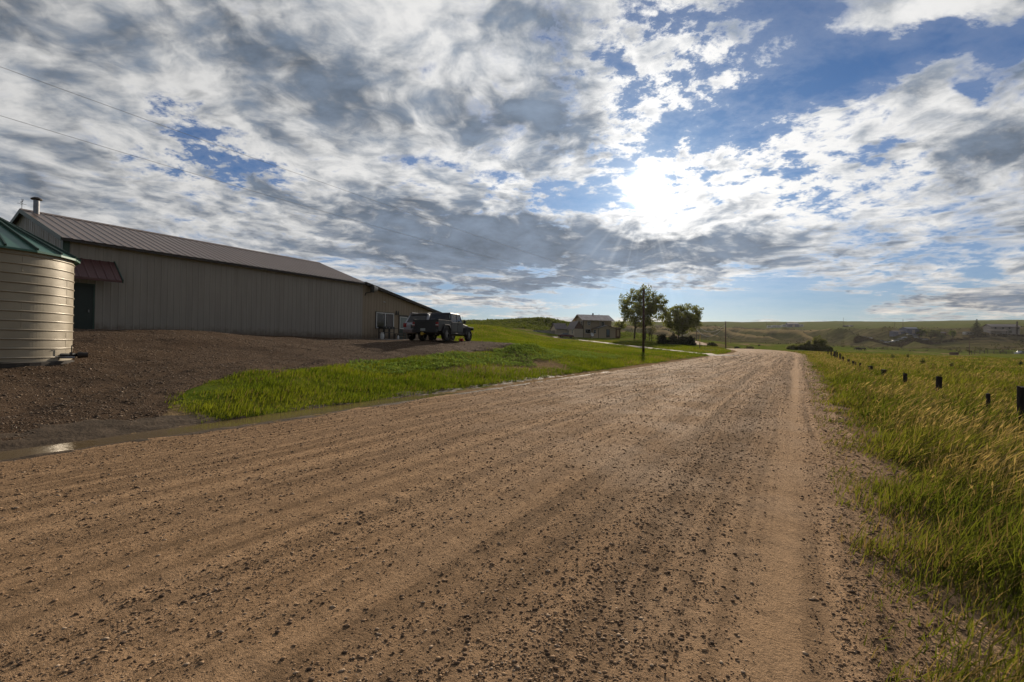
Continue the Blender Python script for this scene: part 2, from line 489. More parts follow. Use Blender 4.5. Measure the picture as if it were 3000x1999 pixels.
class MB:
    """collects shapes into one mesh"""
    def __init__(s):
        s.v, s.f = [], []
    def add(s, vs, fs):
        k = len(s.v)
        s.v += [tuple(p) for p in vs]
        s.f += [tuple(i + k for i in f) for f in fs]
        return s
    def box(s, x0, x1, y0, y1, z0, z1):
        return s.add([(x0, y0, z0), (x1, y0, z0), (x1, y1, z0), (x0, y1, z0), (x0, y0, z1), (x1, y0, z1), (x1, y1, z1), (x0, y1, z1)],
                     [(0, 3, 2, 1), (4, 5, 6, 7), (0, 1, 5, 4), (1, 2, 6, 5), (2, 3, 7, 6), (3, 0, 4, 7)])
    def hexa(s, b, t):
        """eight corners: lower ring b, upper ring t, both counter-clockwise"""
        return s.add(list(b) + list(t), [(0, 3, 2, 1), (4, 5, 6, 7), (0, 1, 5, 4), (1, 2, 6, 5), (2, 3, 7, 6), (3, 0, 4, 7)])
    def cyl(s, p0, p1, r0, r1=None, n=12, cap=True):
        r1 = r0 if r1 is None else r1
        p0, p1 = Vector(p0), Vector(p1)
        d = (p1 - p0).normalized()
        a = d.orthogonal().normalized()
        b = d.cross(a)
        vs = []
        for p, r in ((p0, r0), (p1, r1)):
            for i in range(n):
                t = 2 * math.pi * i / n
                vs.append(p + (a * math.cos(t) + b * math.sin(t)) * r)
        fs = [(i, (i + 1) % n, n + (i + 1) % n, n + i) for i in range(n)]
        if cap:
            fs += [tuple(range(n))[::-1], tuple(range(n, 2 * n))]
        return s.add(vs, fs)
    def tube(s, pts, r, n=6):
        pts = [Vector(p) for p in pts]
        rs = r if isinstance(r, (list, tuple)) else [r] * len(pts)
        vs, fs = [], []
        ref = None
        for i, p in enumerate(pts):
            d = (pts[min(i + 1, len(pts) - 1)] - pts[max(i - 1, 0)]).normalized()
            a = d.orthogonal() if ref is None else ref - d * ref.dot(d)
            a.normalize()
            ref = a
            b = d.cross(a)
            for k in range(n):
                t = 2 * math.pi * k / n
                vs.append(p + (a * math.cos(t) + b * math.sin(t)) * rs[i])
        for i in range(len(pts) - 1):
            for k in range(n):
                fs.append((i * n + k, i * n + (k + 1) % n, (i + 1) * n + (k + 1) % n, (i + 1) * n + k))
        fs += [tuple(range(n))[::-1], tuple(range((len(pts) - 1) * n, len(pts) * n))]
        return s.add(vs, fs)
    def lathe(s, prof, n=24, c=(0, 0, 0)):
        vs, fs = [], []
        for (r, z) in prof:
            for k in range(n):
                t = 2 * math.pi * k / n
                vs.append((c[0] + r * math.cos(t), c[1] + r * math.sin(t), c[2] + z))
        for i in range(len(prof) - 1):
            for k in range(n):
                fs.append((i * n + k, i * n + (k + 1) % n, (i + 1) * n + (k + 1) % n, (i + 1) * n + k))
        fs += [tuple(range(n))[::-1], tuple(range((len(prof) - 1) * n, len(prof) * n))]
        return s.add(vs, fs)
    def prism(s, poly, axis, a, b):
        """2-D outline pushed along an axis: for 'x' the outline is (y, z), for 'y' (x, z), for 'z' (x, y)"""
        n = len(poly)
        def P(q, t):
            return {'x': (t, q[0], q[1]), 'y': (q[0], t, q[1]), 'z': (q[0], q[1], t)}[axis]
        vs = [P(q, a) for q in poly] + [P(q, b) for q in poly]
        fs = [(i, (i + 1) % n, n + (i + 1) % n, n + i) for i in range(n)]
        fs += [tuple(range(n))[::-1], tuple(range(n, 2 * n))]
        return s.add(vs, fs)
    def obj(s, name, mat, parent=None, bevel=0.0, smooth=False, **tags):
        me = bpy.data.meshes.new(name)
        me.from_pydata(s.v, [], s.f)
        me.update()
        import bmesh
        bm = bmesh.new()
        bm.from_mesh(me)
        bmesh.ops.recalc_face_normals(bm, faces=bm.faces)
        bm.to_mesh(me)
        bm.free()
        if smooth:
            me.polygons.foreach_set('use_smooth', [True] * len(me.polygons))
        me.materials.append(mat)
        o = bpy.data.objects.new(name, me)
        if bevel:
            m = o.modifiers.new('bevel', 'BEVEL')
            m.width = bevel
            m.segments = 2
            m.limit_method = 'ANGLE'
            m.angle_limit = math.radians(35)
        return link(o, parent, **tags)

def np_mesh(name, verts, faces, mat, smooth=True, parent=None, attrs=None, **tags):
    """verts (n,3); faces list of (m,k) index arrays"""
    me = bpy.data.meshes.new(name)
    me.vertices.add(len(verts))
    me.vertices.foreach_set('co', np.asarray(verts, np.float32).ravel())
    if not isinstance(faces, list):
        faces = [faces]
    nl = sum(f.size for f in faces)
    npoly = sum(len(f) for f in faces)
    me.loops.add(nl)
    me.polygons.add(npoly)
    me.loops.foreach_set('vertex_index', np.concatenate([f.ravel() for f in faces]).astype(np.int32))
    starts, k = [], 0
    for f in faces:
        starts.append(k + np.arange(len(f)) * f.shape[1])
        k += f.size
    me.polygons.foreach_set('loop_start', np.concatenate(starts).astype(np.int32))
    me.update(calc_edges=True)
    if smooth:
        me.polygons.foreach_set('use_smooth', np.ones(npoly, bool))
    for an, av in (attrs or {}).items():
        at = me.attributes.new(an, 'FLOAT', 'POINT')
        at.data.foreach_set('value', np.asarray(av, np.float32))
    me.materials.append(mat)
    o = bpy.data.objects.new(name, me)
    return link(o, parent, **tags)

# ------------------------------------------------------------------ materials
def new_mat(name):
    m = bpy.data.materials.new(name)
    m.use_nodes = True
    t = m.node_tree
    t.nodes.clear()
    N = NT(t)
    out = N.n('ShaderNodeOutputMaterial')
    b = N.n('ShaderNodeBsdfPrincipled')
    t.links.new(b.outputs[0], out.inputs[0])
    return m, N, b, out

def mat(name, c1, c2=None, scale=3.0, rough=0.6, metal=0.0, bump=0.0, bscale=40.0, spec=0.5, stretch=(1, 1, 1), rvar=0.0):
    m, N, b, out = new_mat(name)
    co = N.n('ShaderNodeTexCoord').outputs['Object']
    v = N.v('MULTIPLY', co, stretch)
    if c2 is None:
        c2 = tuple(x * 0.72 for x in c1)
    nz = N.noise(v, scale, 6, 0.62)
    N.put(b.inputs['Base Color'], N.mix(N.ss(nz, 0.35, 0.68), c1, c2))
    if rvar:
        N.put(b.inputs['Roughness'], N.lin(N.noise(v, scale * 2.3, 4), 0.3, 0.7, rough - rvar, rough + rvar))
    else:
        b.inputs['Roughness'].default_value = rough
    b.inputs['Metallic'].default_value = metal
    b.inputs['Specular IOR Level'].default_value = spec
    if bump:
        bp = N.n('ShaderNodeBump')
        bp.inputs['Strength'].default_value = 1.0
        bp.inputs['Distance'].default_value = bump
        N.put(bp.inputs['Height'], N.noise(v, bscale, 5, 0.6))
        N.put(b.inputs['Normal'], bp.outputs[0])
    return m

def glass_mat(name, c=(0.012, 0.014, 0.018), rough=0.06):
    m, N, b, out = new_mat(name)
    N.put(b.inputs['Base Color'], c)
    b.inputs['Roughness'].default_value = rough
    b.inputs['Specular IOR Level'].default_value = 0.6
    return m

MAT = {}
def wall_mat(name, c1, c2, rough):
    m, N, b, out = new_mat(name)
    co = N.n('ShaderNodeTexCoord').outputs['Object']
    sp = N.sep(co)
    st = N.noise(N.v('MULTIPLY', co, (3.0, 3.0, .22)), 1.0, 6, 0.65)
    bl = N.noise(co, 0.5, 4, 0.6)
    c = N.mix(N.ss(st, 0.35, 0.7), c1, c2)
    c = N.mix(N.ss(bl, 0.5, 0.75, 0, .35), c, tuple(x * 1.12 for x in c1))
    mud = N.m('MULTIPLY', N.ss(N.m('SUBTRACT', sp[2], N.m('MULTIPLY', N.noise(co, 3.0, 5, 0.7), 0.9)), 0.12, -0.35), 0.7)
    c = N.mix(mud, c, (0.12, 0.08, 0.05))
    # sheet laps, one every eighth rib
    lap = N.m('LESS_THAN', N.m('FRACT', N.m('DIVIDE', sp[1], 2.44)), 0.008)
    c = N.mix(N.m('MULTIPLY', lap, .5), c, tuple(x * .35 for x in c1))
    N.put(b.inputs['Base Color'], c)
    N.put(b.inputs['Roughness'], N.m('ADD', N.ss(st, 0.3, 0.7, rough - .06, rough + .1), N.m('MULTIPLY', mud, .4)))
    bp = N.n('ShaderNodeBump')
    bp.inputs['Distance'].default_value = 0.012
    N.put(bp.inputs['Height'], N.noise(co, 1.1, 2))
    N.put(b.inputs['Normal'], bp.outputs[0])
    return m
MAT['wall_metal'] = wall_mat('tan_wall_steel', (0.285, 0.252, 0.208), (0.245, 0.215, 0.178), 0.42)
MAT['roof_brown'] = mat('brown_roof_steel', (0.190, 0.130, 0.096), (0.165, 0.112, 0.082), 0.8, 0.40, 0.0, 0, spec=0.55)
MAT['awning_red'] = mat('red_brown_steel', (0.10, 0.035, 0.03), (0.075, 0.026, 0.022), 2, 0.45)
MAT['green'] = mat('dark_green_paint', (0.018, 0.055, 0.036), (0.012, 0.04, 0.027), 2, 0.45)
MAT['dark_trim'] = mat('dark_brown_trim', (0.035, 0.026, 0.02), None, 3, 0.5)
MAT['white'] = mat('white_vinyl', (0.62, 0.62, 0.60), (0.52, 0.52, 0.50), 6, 0.4)
MAT['glass'] = glass_mat('dark_window_glass')
MAT['steel'] = mat('galvanised_steel', (0.26, 0.26, 0.27), (0.18, 0.18, 0.19), 5, 0.32, 0.85)
MAT['black'] = mat('black_plastic', (0.014, 0.013, 0.013), (0.022, 0.021, 0.02), 8, 0.55)
MAT['curtain'] = mat('grey_curtain', (0.18, 0.17, 0.16), (0.10, 0.09, 0.09), 3, 0.9, stretch=(9, 9, .2))
MAT['concrete'] = mat('pale_concrete', (0.34, 0.31, 0.27), (0.24, 0.22, 0.19), 1.5, 0.85, 0, 0.006, 30)
MAT['wood'] = mat('weathered_wood', (0.16, 0.12, 0.085), (0.09, 0.065, 0.045), 3, 0.85, 0, 0.004, 12, stretch=(8, 8, 1))
MAT['pole'] = mat('creosoted_pole', (0.095, 0.05, 0.036), (0.05, 0.028, 0.022), 2.5, 0.85, 0, 0.006, 9, stretch=(7, 7, .6))
MAT['tie'] = mat('old_railway_tie', (0.035, 0.024, 0.018), (0.012, 0.009, 0.008), 4, 0.95, 0, 0.012, 14, stretch=(3, 3, .6))

def ground_nodes(N, b, c, bumpd, bs, rough=0.95, spec=0.15):
    N.put(b.inputs['Base Color'], c)
    b.inputs['Roughness'].default_value = rough
    b.inputs['Specular IOR Level'].default_value = spec
    return

def make_ground_mat():
    m, N, b, out = new_mat('field_ground')
    p = N.n('ShaderNodeNewGeometry').outputs['Position']
    n1 = N.noise(p, 0.05, 5, 0.6)
    n2 = N.noise(p, 0.6, 6, 0.65)
    n3 = N.noise(p, 6.0, 4, 0.65)
    green = N.mix(N.ss(n2, 0.35, 0.7), (0.080, 0.118, 0.014), (0.150, 0.165, 0.026))
    dry = N.mix(N.ss(n3, 0.3, 0.7), (0.33, 0.225, 0.135), (0.17, 0.115, 0.065))
    at = N.n('ShaderNodeAttribute', attribute_name='dry').outputs['Fac']
    f = N.ss(N.m('ADD', at, N.m('MULTIPLY', N.m('SUBTRACT', n2, 0.5), 1.4)), 0.35, 0.65)
    c = N.mix(f, green, dry)
    c = N.mix(N.ss(n3, 0.55, 0.8, 0, 0.5), c, (0.03, 0.035, 0.01))
    c = N.mix(N.ss(n1, 0.45, 0.7, 0, 0.5), c, (0.135, 0.12, 0.035))
    N.put(b.inputs['Base Color'], c)
    b.inputs['Roughness'].default_value = 0.95
    b.inputs['Specular IOR Level'].default_value = 0.0
    bp = N.n('ShaderNodeBump')
    bp.inputs['Distance'].default_value = 0.06
    N.put(bp.inputs['Height'], N.m('ADD', n3, N.m('MULTIPLY', N.noise(p, 30, 3), 0.4)))
    N.put(b.inputs['Normal'], bp.outputs[0])
    return m
MAT['ground'] = make_ground_mat()

def make_hill_mat():
    m, N, b, out = new_mat('sage_hills')
    p = N.n('ShaderNodeNewGeometry').outputs['Position']
    n1 = N.noise(p, 0.012, 5, 0.6)
    n2 = N.noise(p, 0.11, 6, 0.68)
    n3 = N.noise(p, 0.5, 4, 0.6)
    rdg = N.n('ShaderNodeAttribute', attribute_name='ridge').outputs['Fac']
    past = N.n('ShaderNodeAttribute', attribute_name='pasture').outputs['Fac']
    sage = N.mix(N.ss(n2, 0.38, 0.62), (0.048, 0.040, 0.021), (0.125, 0.10, 0.052))
    sage = N.mix(N.ss(n1, 0.4, 0.62, 0, 0.6), sage, (0.070, 0.078, 0.020))
    tan = N.mix(n3, (0.27, 0.20, 0.10), (0.20, 0.155, 0.07))
    c = N.mix(N.ss(N.m('ADD', rdg, N.m('MULTIPLY', N.m('SUBTRACT', n2, 0.5), 0.7)), 0.45, 0.8), sage, tan)
    pg = N.mix(N.ss(n2, 0.3, 0.7), (0.070, 0.098, 0.018), (0.120, 0.118, 0.032))
    c = N.mix(N.ss(N.m('ADD', past, N.m('MULTIPLY', N.m('SUBTRACT', n2, 0.5), 0.5)), 0.4, 0.6), c, pg)
    N.put(b.inputs['Base Color'], c)
    b.inputs['Roughness'].default_value = 1.0
    b.inputs['Specular IOR Level'].default_value = 0.0
    bp = N.n('ShaderNodeBump')
    bp.inputs['Distance'].default_value = 0.9
    N.put(bp.inputs['Height'], N.m('ADD', n2, N.m('MULTIPLY', n3, 0.5)))
    N.put(b.inputs['Normal'], bp.outputs[0])
    return m
MAT['hills'] = make_hill_mat()

def make_road_mat(name, ca, cb, cw, lanes=True, wet=0.0):
    m, N, b, out = new_mat(name)
    p = N.n('ShaderNodeNewGeometry').outputs['Position']
    q = N.n('ShaderNodeAttribute', attribute_name='across').outputs['Fac'] if lanes else None
    n1 = N.noise(p, 0.8, 5, 0.6)
    n2 = N.noise(p, 9.0, 5, 0.65)
    n3 = N.noise(p, 55.0, 4, 0.7)
    n4 = N.noise(p, 220.0, 2, 0.6)
    vo = N.voro(p, 70.0, 'F1', 0)
    vc = N.voro(p, 70.0, 'F1', 1)
    n5 = N.noise(p, 26.0, 5, 0.75)
    c = N.mix(N.ss(n2, 0.3, 0.72), ca, cb)
    c = N.mix(N.ss(n1, 0.42, 0.68, 0, 0.55), c, cw)
    if lanes:
        pp = N.sep(p)
        wob = N.m('MULTIPLY', N.m('SUBTRACT', N.noise(N.xyz(0.0, N.m('MULTIPLY', pp[1], 0.06), 0.0), 1.0, 2), 0.5), 0.7)
        qq = N.m('ADD', q, wob)
        lane = N.noise(N.xyz(qq, N.m('MULTIPLY', pp[1], 0.006), 0.0), 1.5, 3, 0.6)
        lane2 = N.noise(N.xyz(qq, N.m('MULTIPLY', pp[1], 0.012), 3.0), 5.5, 3, 0.6)
        brk = N.ss(n1, 0.25, 0.6, 0.45, 1.0)
        c = N.mix(N.m('MULTIPLY', N.ss(lane, 0.50, 0.60, 0, 0.60), brk), c, tuple(x * 0.58 for x in ca))
        c = N.mix(N.m('MULTIPLY', N.ss(lane2, 0.51, 0.60, 0, 0.75), brk), c, tuple(x * 0.50 for x in ca))
        c = N.mix(N.m('MULTIPLY', N.ss(lane2, 0.48, 0.38, 0, 0.70), brk), c, tuple(min(1, x * 1.25) for x in ca))
        trk = N.m('SUBTRACT', q, -0.03)
        trk = N.m('EXPONENT', N.m('MULTIPLY', N.m('MULTIPLY', trk, trk), -75.0))
        c = N.mix(N.m('MULTIPLY', trk, 0.65), c, tuple(min(1, x * 1.18) for x in ca))
    # individual pebbles set in the fines
    st = N.ss(vo, 0.30, 0.14)
    pick = N.m('GREATER_THAN', N.sep(vc)[0], 0.40)
    peb = N.m('MULTIPLY', st, pick)
    c = N.mix(N.m('MULTIPLY', peb, 0.7), c, N.mix(N.sep(vc)[1], (0.10, 0.075, 0.055), (0.42, 0.31, 0.21)))
    c = N.mix(N.ss(n3, 0.48, 0.72, 0, 0.6), c, tuple(x * 0.42 for x in ca))  # dark grain here and below also paints in the stones' small shadows
    c = N.mix(N.ss(n5, 0.50, 0.70, 0, 0.75), c, tuple(x * 0.36 for x in ca))
    c = N.mix(N.ss(n5, 0.46, 0.30, 0, 0.4), c, tuple(min(1, x * 1.25) for x in ca))
    N.put(b.inputs['Base Color'], c)
    b.inputs['Specular IOR Level'].default_value = 0.02
    N.put(b.inputs['Roughness'], N.ss(n1, 0.35, 0.65, 0.78, 0.95))
    bp = N.n('ShaderNodeBump')
    bp.inputs['Distance'].default_value = 0.03
    bp.inputs['Strength'].default_value = 0.9
    hgt = N.m('ADD', N.m('MULTIPLY', n3, 0.9), N.m('ADD', N.m('MULTIPLY', peb, 0.5), N.m('MULTIPLY', n4, 0.2)))
    hgt = N.m('ADD', hgt, N.m('MULTIPLY', n2, 0.6))
    hgt = N.m('ADD', hgt, N.m('MULTIPLY', n5, 1.1))
    N.put(bp.inputs['Height'], hgt)
    N.put(b.inputs['Normal'], bp.outputs[0])
    return m
MAT['road'] = make_road_mat('dirt_road', (0.44, 0.285, 0.165), (0.33, 0.21, 0.12), (0.36, 0.225, 0.125))
MAT['pad'] = make_road_mat('dark_gravel', (0.135, 0.090, 0.058), (0.078, 0.052, 0.035), (0.105, 0.068, 0.043), lanes=False)
MAT['mud'] = mat('wet_mud', (0.06, 0.042, 0.026), (0.10, 0.07, 0.045), 3, 0.75, 0, 0.02, 14, spec=0.12)

# ------------------------------------------------------------------ ground sheets
PAD = [(-10.1, -14), (-10.1, 0), (-10.1, 3.6), (-10.3, 4.7), (-10.8, 5.1), (-12.3, 6.2), (-13.3, 7.3), (-13.8, 8.6), (-14.1, 10.0), (-14.9, 12.7), (-15.5, 15.6),
       (-15.4, 18.8), (-15.2, 22.1), (-14.9, 24.2), (-14.9, 25.4), (-15.2, 27.0), (-16.0, 28.4), (-17.6, 29.2), (-21.5, 29.6), (-24.5, 32), (-27.5, 36), (-31, 37.5), (-34, 37.5), (-34, -14)]
DRIVE = [(-6.6, 62.5), (-9.5, 69), (-12.1, 76), (-17.9, 81.5), (-24.3, 88.2), (-33.7, 99.5), (-40, 106), (-46, 113), (-52, 120), (-60, 126)]

def poly_sd(x, y, poly):
    """signed distance, negative inside"""
    x, y = np.asarray(x, float), np.asarray(y, float)
    d = np.full(x.shape, 1e9)
    ins = np.zeros(x.shape, bool)
    n = len(poly)
    for i in range(n):
        (ax, ay), (bx, by) = poly[i], poly[(i + 1) % n]
        ex, ey = bx - ax, by - ay
        t = np.clip(((x - ax) * ex + (y - ay) * ey) / (ex * ex + ey * ey), 0, 1)
        d = np.minimum(d, np.hypot(x - ax - t * ex, y - ay - t * ey))
        c = (ay > y) != (by > y)
        xi = ax + (y - ay) * ex / (ey if abs(ey) > 1e-9 else 1e-9)
        ins ^= c & (x < xi)
    return np.where(ins, -d, d)

def line_d(x, y, pts):
    d = np.full(np.shape(x), 1e9)
    for (ax, ay), (bx, by) in zip(pts[:-1], pts[1:]):
        ex, ey = bx - ax, by - ay
        t = np.clip(((x - ax) * ex + (y - ay) * ey) / (ex * ex + ey * ey), 0, 1)
        d = np.minimum(d, np.hypot(x - ax - t * ex, y - ay - t * ey))
    return d

def road_out(x, y):
    q = x - road_shift(y)
    return np.maximum(ROAD_L - q, q - ROAD_R)

def gravel_out(x, y):
    """distance outside all bare gravel surfaces"""
    d = np.minimum(road_out(x, y), poly_sd(x, y, PAD))
    return np.minimum(d, line_d(x, y, DRIVE) - 1.35)

def build_ground():
    az = np.radians(np.concatenate([np.arange(-180, -84, 3.0), np.arange(-84, 26, 0.25), np.arange(26, 180, 3.0)]))
    rr = np.concatenate([[0.0], np.geomspace(0.5, 300, 420), np.geomspace(302, 1500, 190)])
    A, R = np.meshgrid(az, rr, indexing='ij')
    X, Y = R * np.sin(A), R * np.cos(A)
    Z = H(X, Y)
    out = gravel_out(X, Y)
    Z = Z - 0.14 * sstep(-out, 0.1, 0.7)
    Z = np.where(R > 1400, Z - (R - 1400) * 0.03, Z)
    na, nr = A.shape
    idx = np.arange(na * nr).reshape(na, nr)
    azd = np.degrees(A) + 30.5
    # attributes
    q = X - road_shift(Y)
    dry = 0.15 + 0.25 * sstep(fbm(X / 7, Y / 7, 31, 3), 0.05, 0.4)
    dry += 0.8 * np.exp(-((X + 12.4) / 2.4) ** 2 - ((Y - 21) / 6.0) ** 2) + 0.9 * np.exp(-(np.maximum(road_out(X, Y), 0) / 0.9) ** 2) + 1.0 * ((X < -8) & (X > -12)) * sstep(Y, 6, 4)
    dry += 0.4 * sstep(R, 20, 60) * sstep(fbm(X / 13, Y / 13, 33, 3), 0.1, 0.4)
    c = azd + (R - 500) * 0.035 + 2.5 * fbm(azd * 0.35, R * 0.006, 5, 3)
    ridge = 1 - np.abs(((c / 4.6) % 1.0) - 0.5) * 2
    hm = sstep(R, 330, 460) * (1 - sstep(R, 650, 780)) * sstep(azd, 4, 14) * (1 - sstep(azd, 30, 38))
    ridge = ridge ** 2.0 * hm
    past = np.clip(sstep(azd, 24, 32) * (1 - sstep(R, 362, 385)) + sstep(R, 740, 820) * sstep(azd, -20, 30) + (1 - sstep(R, 290, 340)), 0, 1)
    k_split = int(np.searchsorted(rr, 300.5)) - 1
    def sheet(name, k0, k1, m, **kw):
        sub = idx[:, k0:k1 + 1]
        a = sub[:, :-1]
        nxt = np.roll(sub, -1, 0)
        f = np.stack([sub[:, :-1], sub[:, 1:], nxt[:, 1:], nxt[:, :-1]], -1).reshape(-1, 4)
        f = f[:, ::-1]
        used, inv = np.unique(f, return_inverse=True)
        V = np.stack([X.ravel()[used], Y.ravel()[used], Z.ravel()[used]], -1)
        at = {'dry': dry.ravel()[used], 'ridge': ridge.ravel()[used], 'pasture': past.ravel()[used]}
        return np_mesh(name, V, inv.reshape(-1, 4), m, attrs=at, kind='structure', **kw)
    sheet('ground', 0, k_split, MAT['ground'], label='rough grass ground around the yard and along the dirt road')
    sheet('hills', k_split, len(rr) - 1, MAT['hills'], label='sage covered hills and green pasture far across the valley')

def grid_sheet(name, X, Y, Z, keep, m, attrs=None, **kw):
    n0, n1 = X.shape
    idx = np.arange(n0 * n1).reshape(n0, n1)
    f = np.stack([idx[:-1, :-1], idx[1:, :-1], idx[1:, 1:], idx[:-1, 1:]], -1).reshape(-1, 4)
    a, b, c = (f[len(f) // 2, i] for i in range(3))
    P = lambda i: np.array([X.ravel()[i], Y.ravel()[i], 0.0])
    if np.cross(P(b) - P(a), P(c) - P(a))[2] < 0:
        f = f[:, ::-1]
    f = f[keep.ravel()[f].any(1)]
    used, inv = np.unique(f, return_inverse=True)
    V = np.stack([X.ravel()[used], Y.ravel()[used], Z.ravel()[used]], -1)
    at = {k: v.ravel()[used] for k, v in (attrs or {}).items()}
    return np_mesh(name, V, inv.reshape(-1, 4), m, attrs=at, **kw)

def road_relief(X, Y, Q, out):
    # soft edge that sinks into the verge
    ed = out - 0.55 * (Q > 0) + 0.55 * fbm(X * 0.9, Y * 0.9, 40, 4)
    Z = -0.12 * sstep(ed, -0.35, 0.60)
    # worn wheel tracks, washboard and dents
    nar = lambda c, w: np.exp(-((Q - c + 0.12 * fbm(Y * 0.07, Q * 0 + c, 44, 2)) / w) ** 2)
    Z -= 0.014 * (nar(-0.05, .2) + nar(-1.75, .25) + nar(-3.0, .25) + nar(-4.6, .3) + nar(-6.3, .3))
    Z += 0.014 * (nar(-0.6, .14) + nar(-1.2, .12) + nar(-2.4, .2) + nar(0.32, .12) + nar(-3.7, .2) + nar(-5.4, .2))
    Z += 0.05 * fbm(X * 4.5, Y * 4.5, 47, 3) * sstep(out, -.25, .5) * (Q > 0)
    Z += 0.010 * fbm(Q * 3.1, Y * .35, 41, 4) + 0.012 * fbm(X * 9, Y * 7, 42, 3) + 0.006 * fbm(X * 26, Y * 22, 46, 2)
    return Z

def build_road():
    y = np.concatenate([np.concatenate([np.arange(-14, -2, .2), np.arange(-2, 8, 0.045), np.arange(8, 16, .08)]), np.geomspace(16, 215, 330)])
    q = np.arange(ROAD_L - 0.7, ROAD_R + 1.45, 0.055)
    Y, Q = np.meshgrid(y, q, indexing='ij')
    X = Q + road_shift(Y)
    Z = H(X, Y, fine=False) + 0.012
    out = road_out(X, Y)
    Z += road_relief(X, Y, Q, out)
    grid_sheet('road', X, Y, Z, out < np.where(Q > 0, 1.4, 0.7), MAT['road'], {'across': Q}, kind='structure', label='tan dirt road with long wheel tracks, damp after rain')

def pad_relief(X, Y, sd):
    ed = sd + 0.8 * fbm(X * 0.8, Y * 0.8, 50, 4)
    Z = 0.02 - 0.14 * sstep(ed, -0.35, 0.5)
    Z += 0.05 * fbm(X * 1.2, Y * 1.2, 51, 4) * sstep(X, -28.5, -27.5) + 0.02 * fbm(X * 5, Y * 5, 52, 3)
    # wheel ruts curving in from the road to the vehicles
    d = np.abs(line_d(X, Y, [(-10, 1.5), (-13.5, 6), (-17, 12), (-18.5, 18), (-19.5, 24)]) - 0.9)
    Z -= 0.06 * np.exp(-(d / 0.28) ** 2)
    return Z

def build_pad():
    x = np.arange(-34, -8.6, 0.13)
    y = np.arange(-14, 38, 0.13)
    X, Y = np.meshgrid(x, y, indexing='ij')
    sd = poly_sd(X, Y, PAD)
    Z = H(X, Y) + pad_relief(X, Y, sd)
    grid_sheet('gravel_yard', X, Y, Z, sd < 0.6, MAT['pad'], kind='structure', label='dark crushed gravel yard between the barn and the road')
    # house drive
    seg = []
    P = [Vector((a, b, 0)) for a, b in DRIVE]
    pts = []
    for a, b in zip(P[:-1], P[1:]):
        k = max(2, int((b - a).length / 0.8))
        pts += [a.lerp(b, i / k) for i in range(k)]
    pts.append(P[-1])
    X, Y, E = [], [], []
    for i, p in enumerate(pts):
        d = (pts[min(i + 2, len(pts) - 1)] - pts[max(i - 2, 0)]).normalized()
        nrm = Vector((d.y, -d.x, 0))
        for t in np.linspace(-2.6, 2.6, 15):
            X.append(p.x + nrm.x * t)
            Y.append(p.y + nrm.y * t)
            E.append(abs(t))
    sh = (len(pts), 15)
    X, Y, E = np.array(X).reshape(sh), np.array(Y).reshape(sh), np.array(E).reshape(sh)
    Z = H(X, Y) + 0.05 - 0.3 * sstep(E + 0.6 * fbm(X * .7, Y * .7, 55, 3), .9, 1.5)
    grid_sheet('driveway', X, Y, Z, E < 3, MAT['drive'], kind='structure', label='narrow pinkish gravel drive climbing from the road to the house')
MAT['drive'] = mat('pink_gravel', (0.16, 0.115, 0.085), (0.11, 0.08, 0.058), 1.2, 0.9, 0, 0.02, 12)

def build_puddle():
    y = np.arange(-6, 17, 0.12)
    left, right = [], []
    V, k = [], 0
    cx = -9.30 + 0 * y
    wd = 0.55 * (0.85 + 0.5 * fbm(y * 0.25, y * 0 + 4, 61, 3))
    zc = H(np.full_like(y, -9.35), y, False)
    lv = zc + 0.040 + 0.008 * fbm(y * .3, y * 0, 65, 2) - 0.08 * sstep(y, 8.5, 17) - .06 * sstep(y, -4, -6)
    V = np.concatenate([np.stack([cx - wd, y, lv], -1), np.stack([cx + wd, y, lv], -1)])
    n = len(y)
    i = np.arange(n - 1)
    f = np.stack([i, n + i, n + i + 1, i + 1], -1)
    m, N, b, out = new_mat('muddy_water')
    N.put(b.inputs['Base Color'], (0.15, 0.105, 0.055))
    b.inputs['Roughness'].default_value = 0.09
    bp = N.n('ShaderNodeBump')
    bp.inputs['Distance'].default_value = 0.004
    N.put(bp.inputs['Height'], N.noise(N.n('ShaderNodeNewGeometry').outputs['Position'], 9, 3))
    N.put(b.inputs['Normal'], bp.outputs[0])
    np_mesh('puddle_water', V, f, m, kind='structure', label='long shallow muddy puddle in the gutter at the left edge of the road')
    # mud under and around the puddle
    x = np.linspace(-11.3, -8.2, 52)
    yy = np.arange(-8, 30, 0.15)
    X, Y = np.meshgrid(x, yy, indexing='ij')
    ed = np.where(X > -9.4, (X + 9.4) * .3, -(X + 9.4) * (1 - .52 * sstep(Y, 6, 4))) + .5 * sstep(Y, 18, 28) + 0.5 * fbm(X * 1.2, Y * 1.2, 62, 4)
    Z = H(X, Y, False) + 0.022 - 0.2 * sstep(ed, 0.45, 0.95) + 0.03 * fbm(X * 6, Y * 6, 63, 3)
    Z -= 0.03 * sstep(X, -8.8, -8.4)
    Z -= 0.035 * np.exp(-((X - np.interp(Y, y, cx)) / (np.interp(Y, y, wd) + 0.05)) ** 2)
    grid_sheet('mud', X, Y, Z, ed < 1.3, MAT['mud'], kind='structure', label='wet brown mud lining the gutter beside the road')

build_ground()
build_road()
build_pad()
build_puddle()
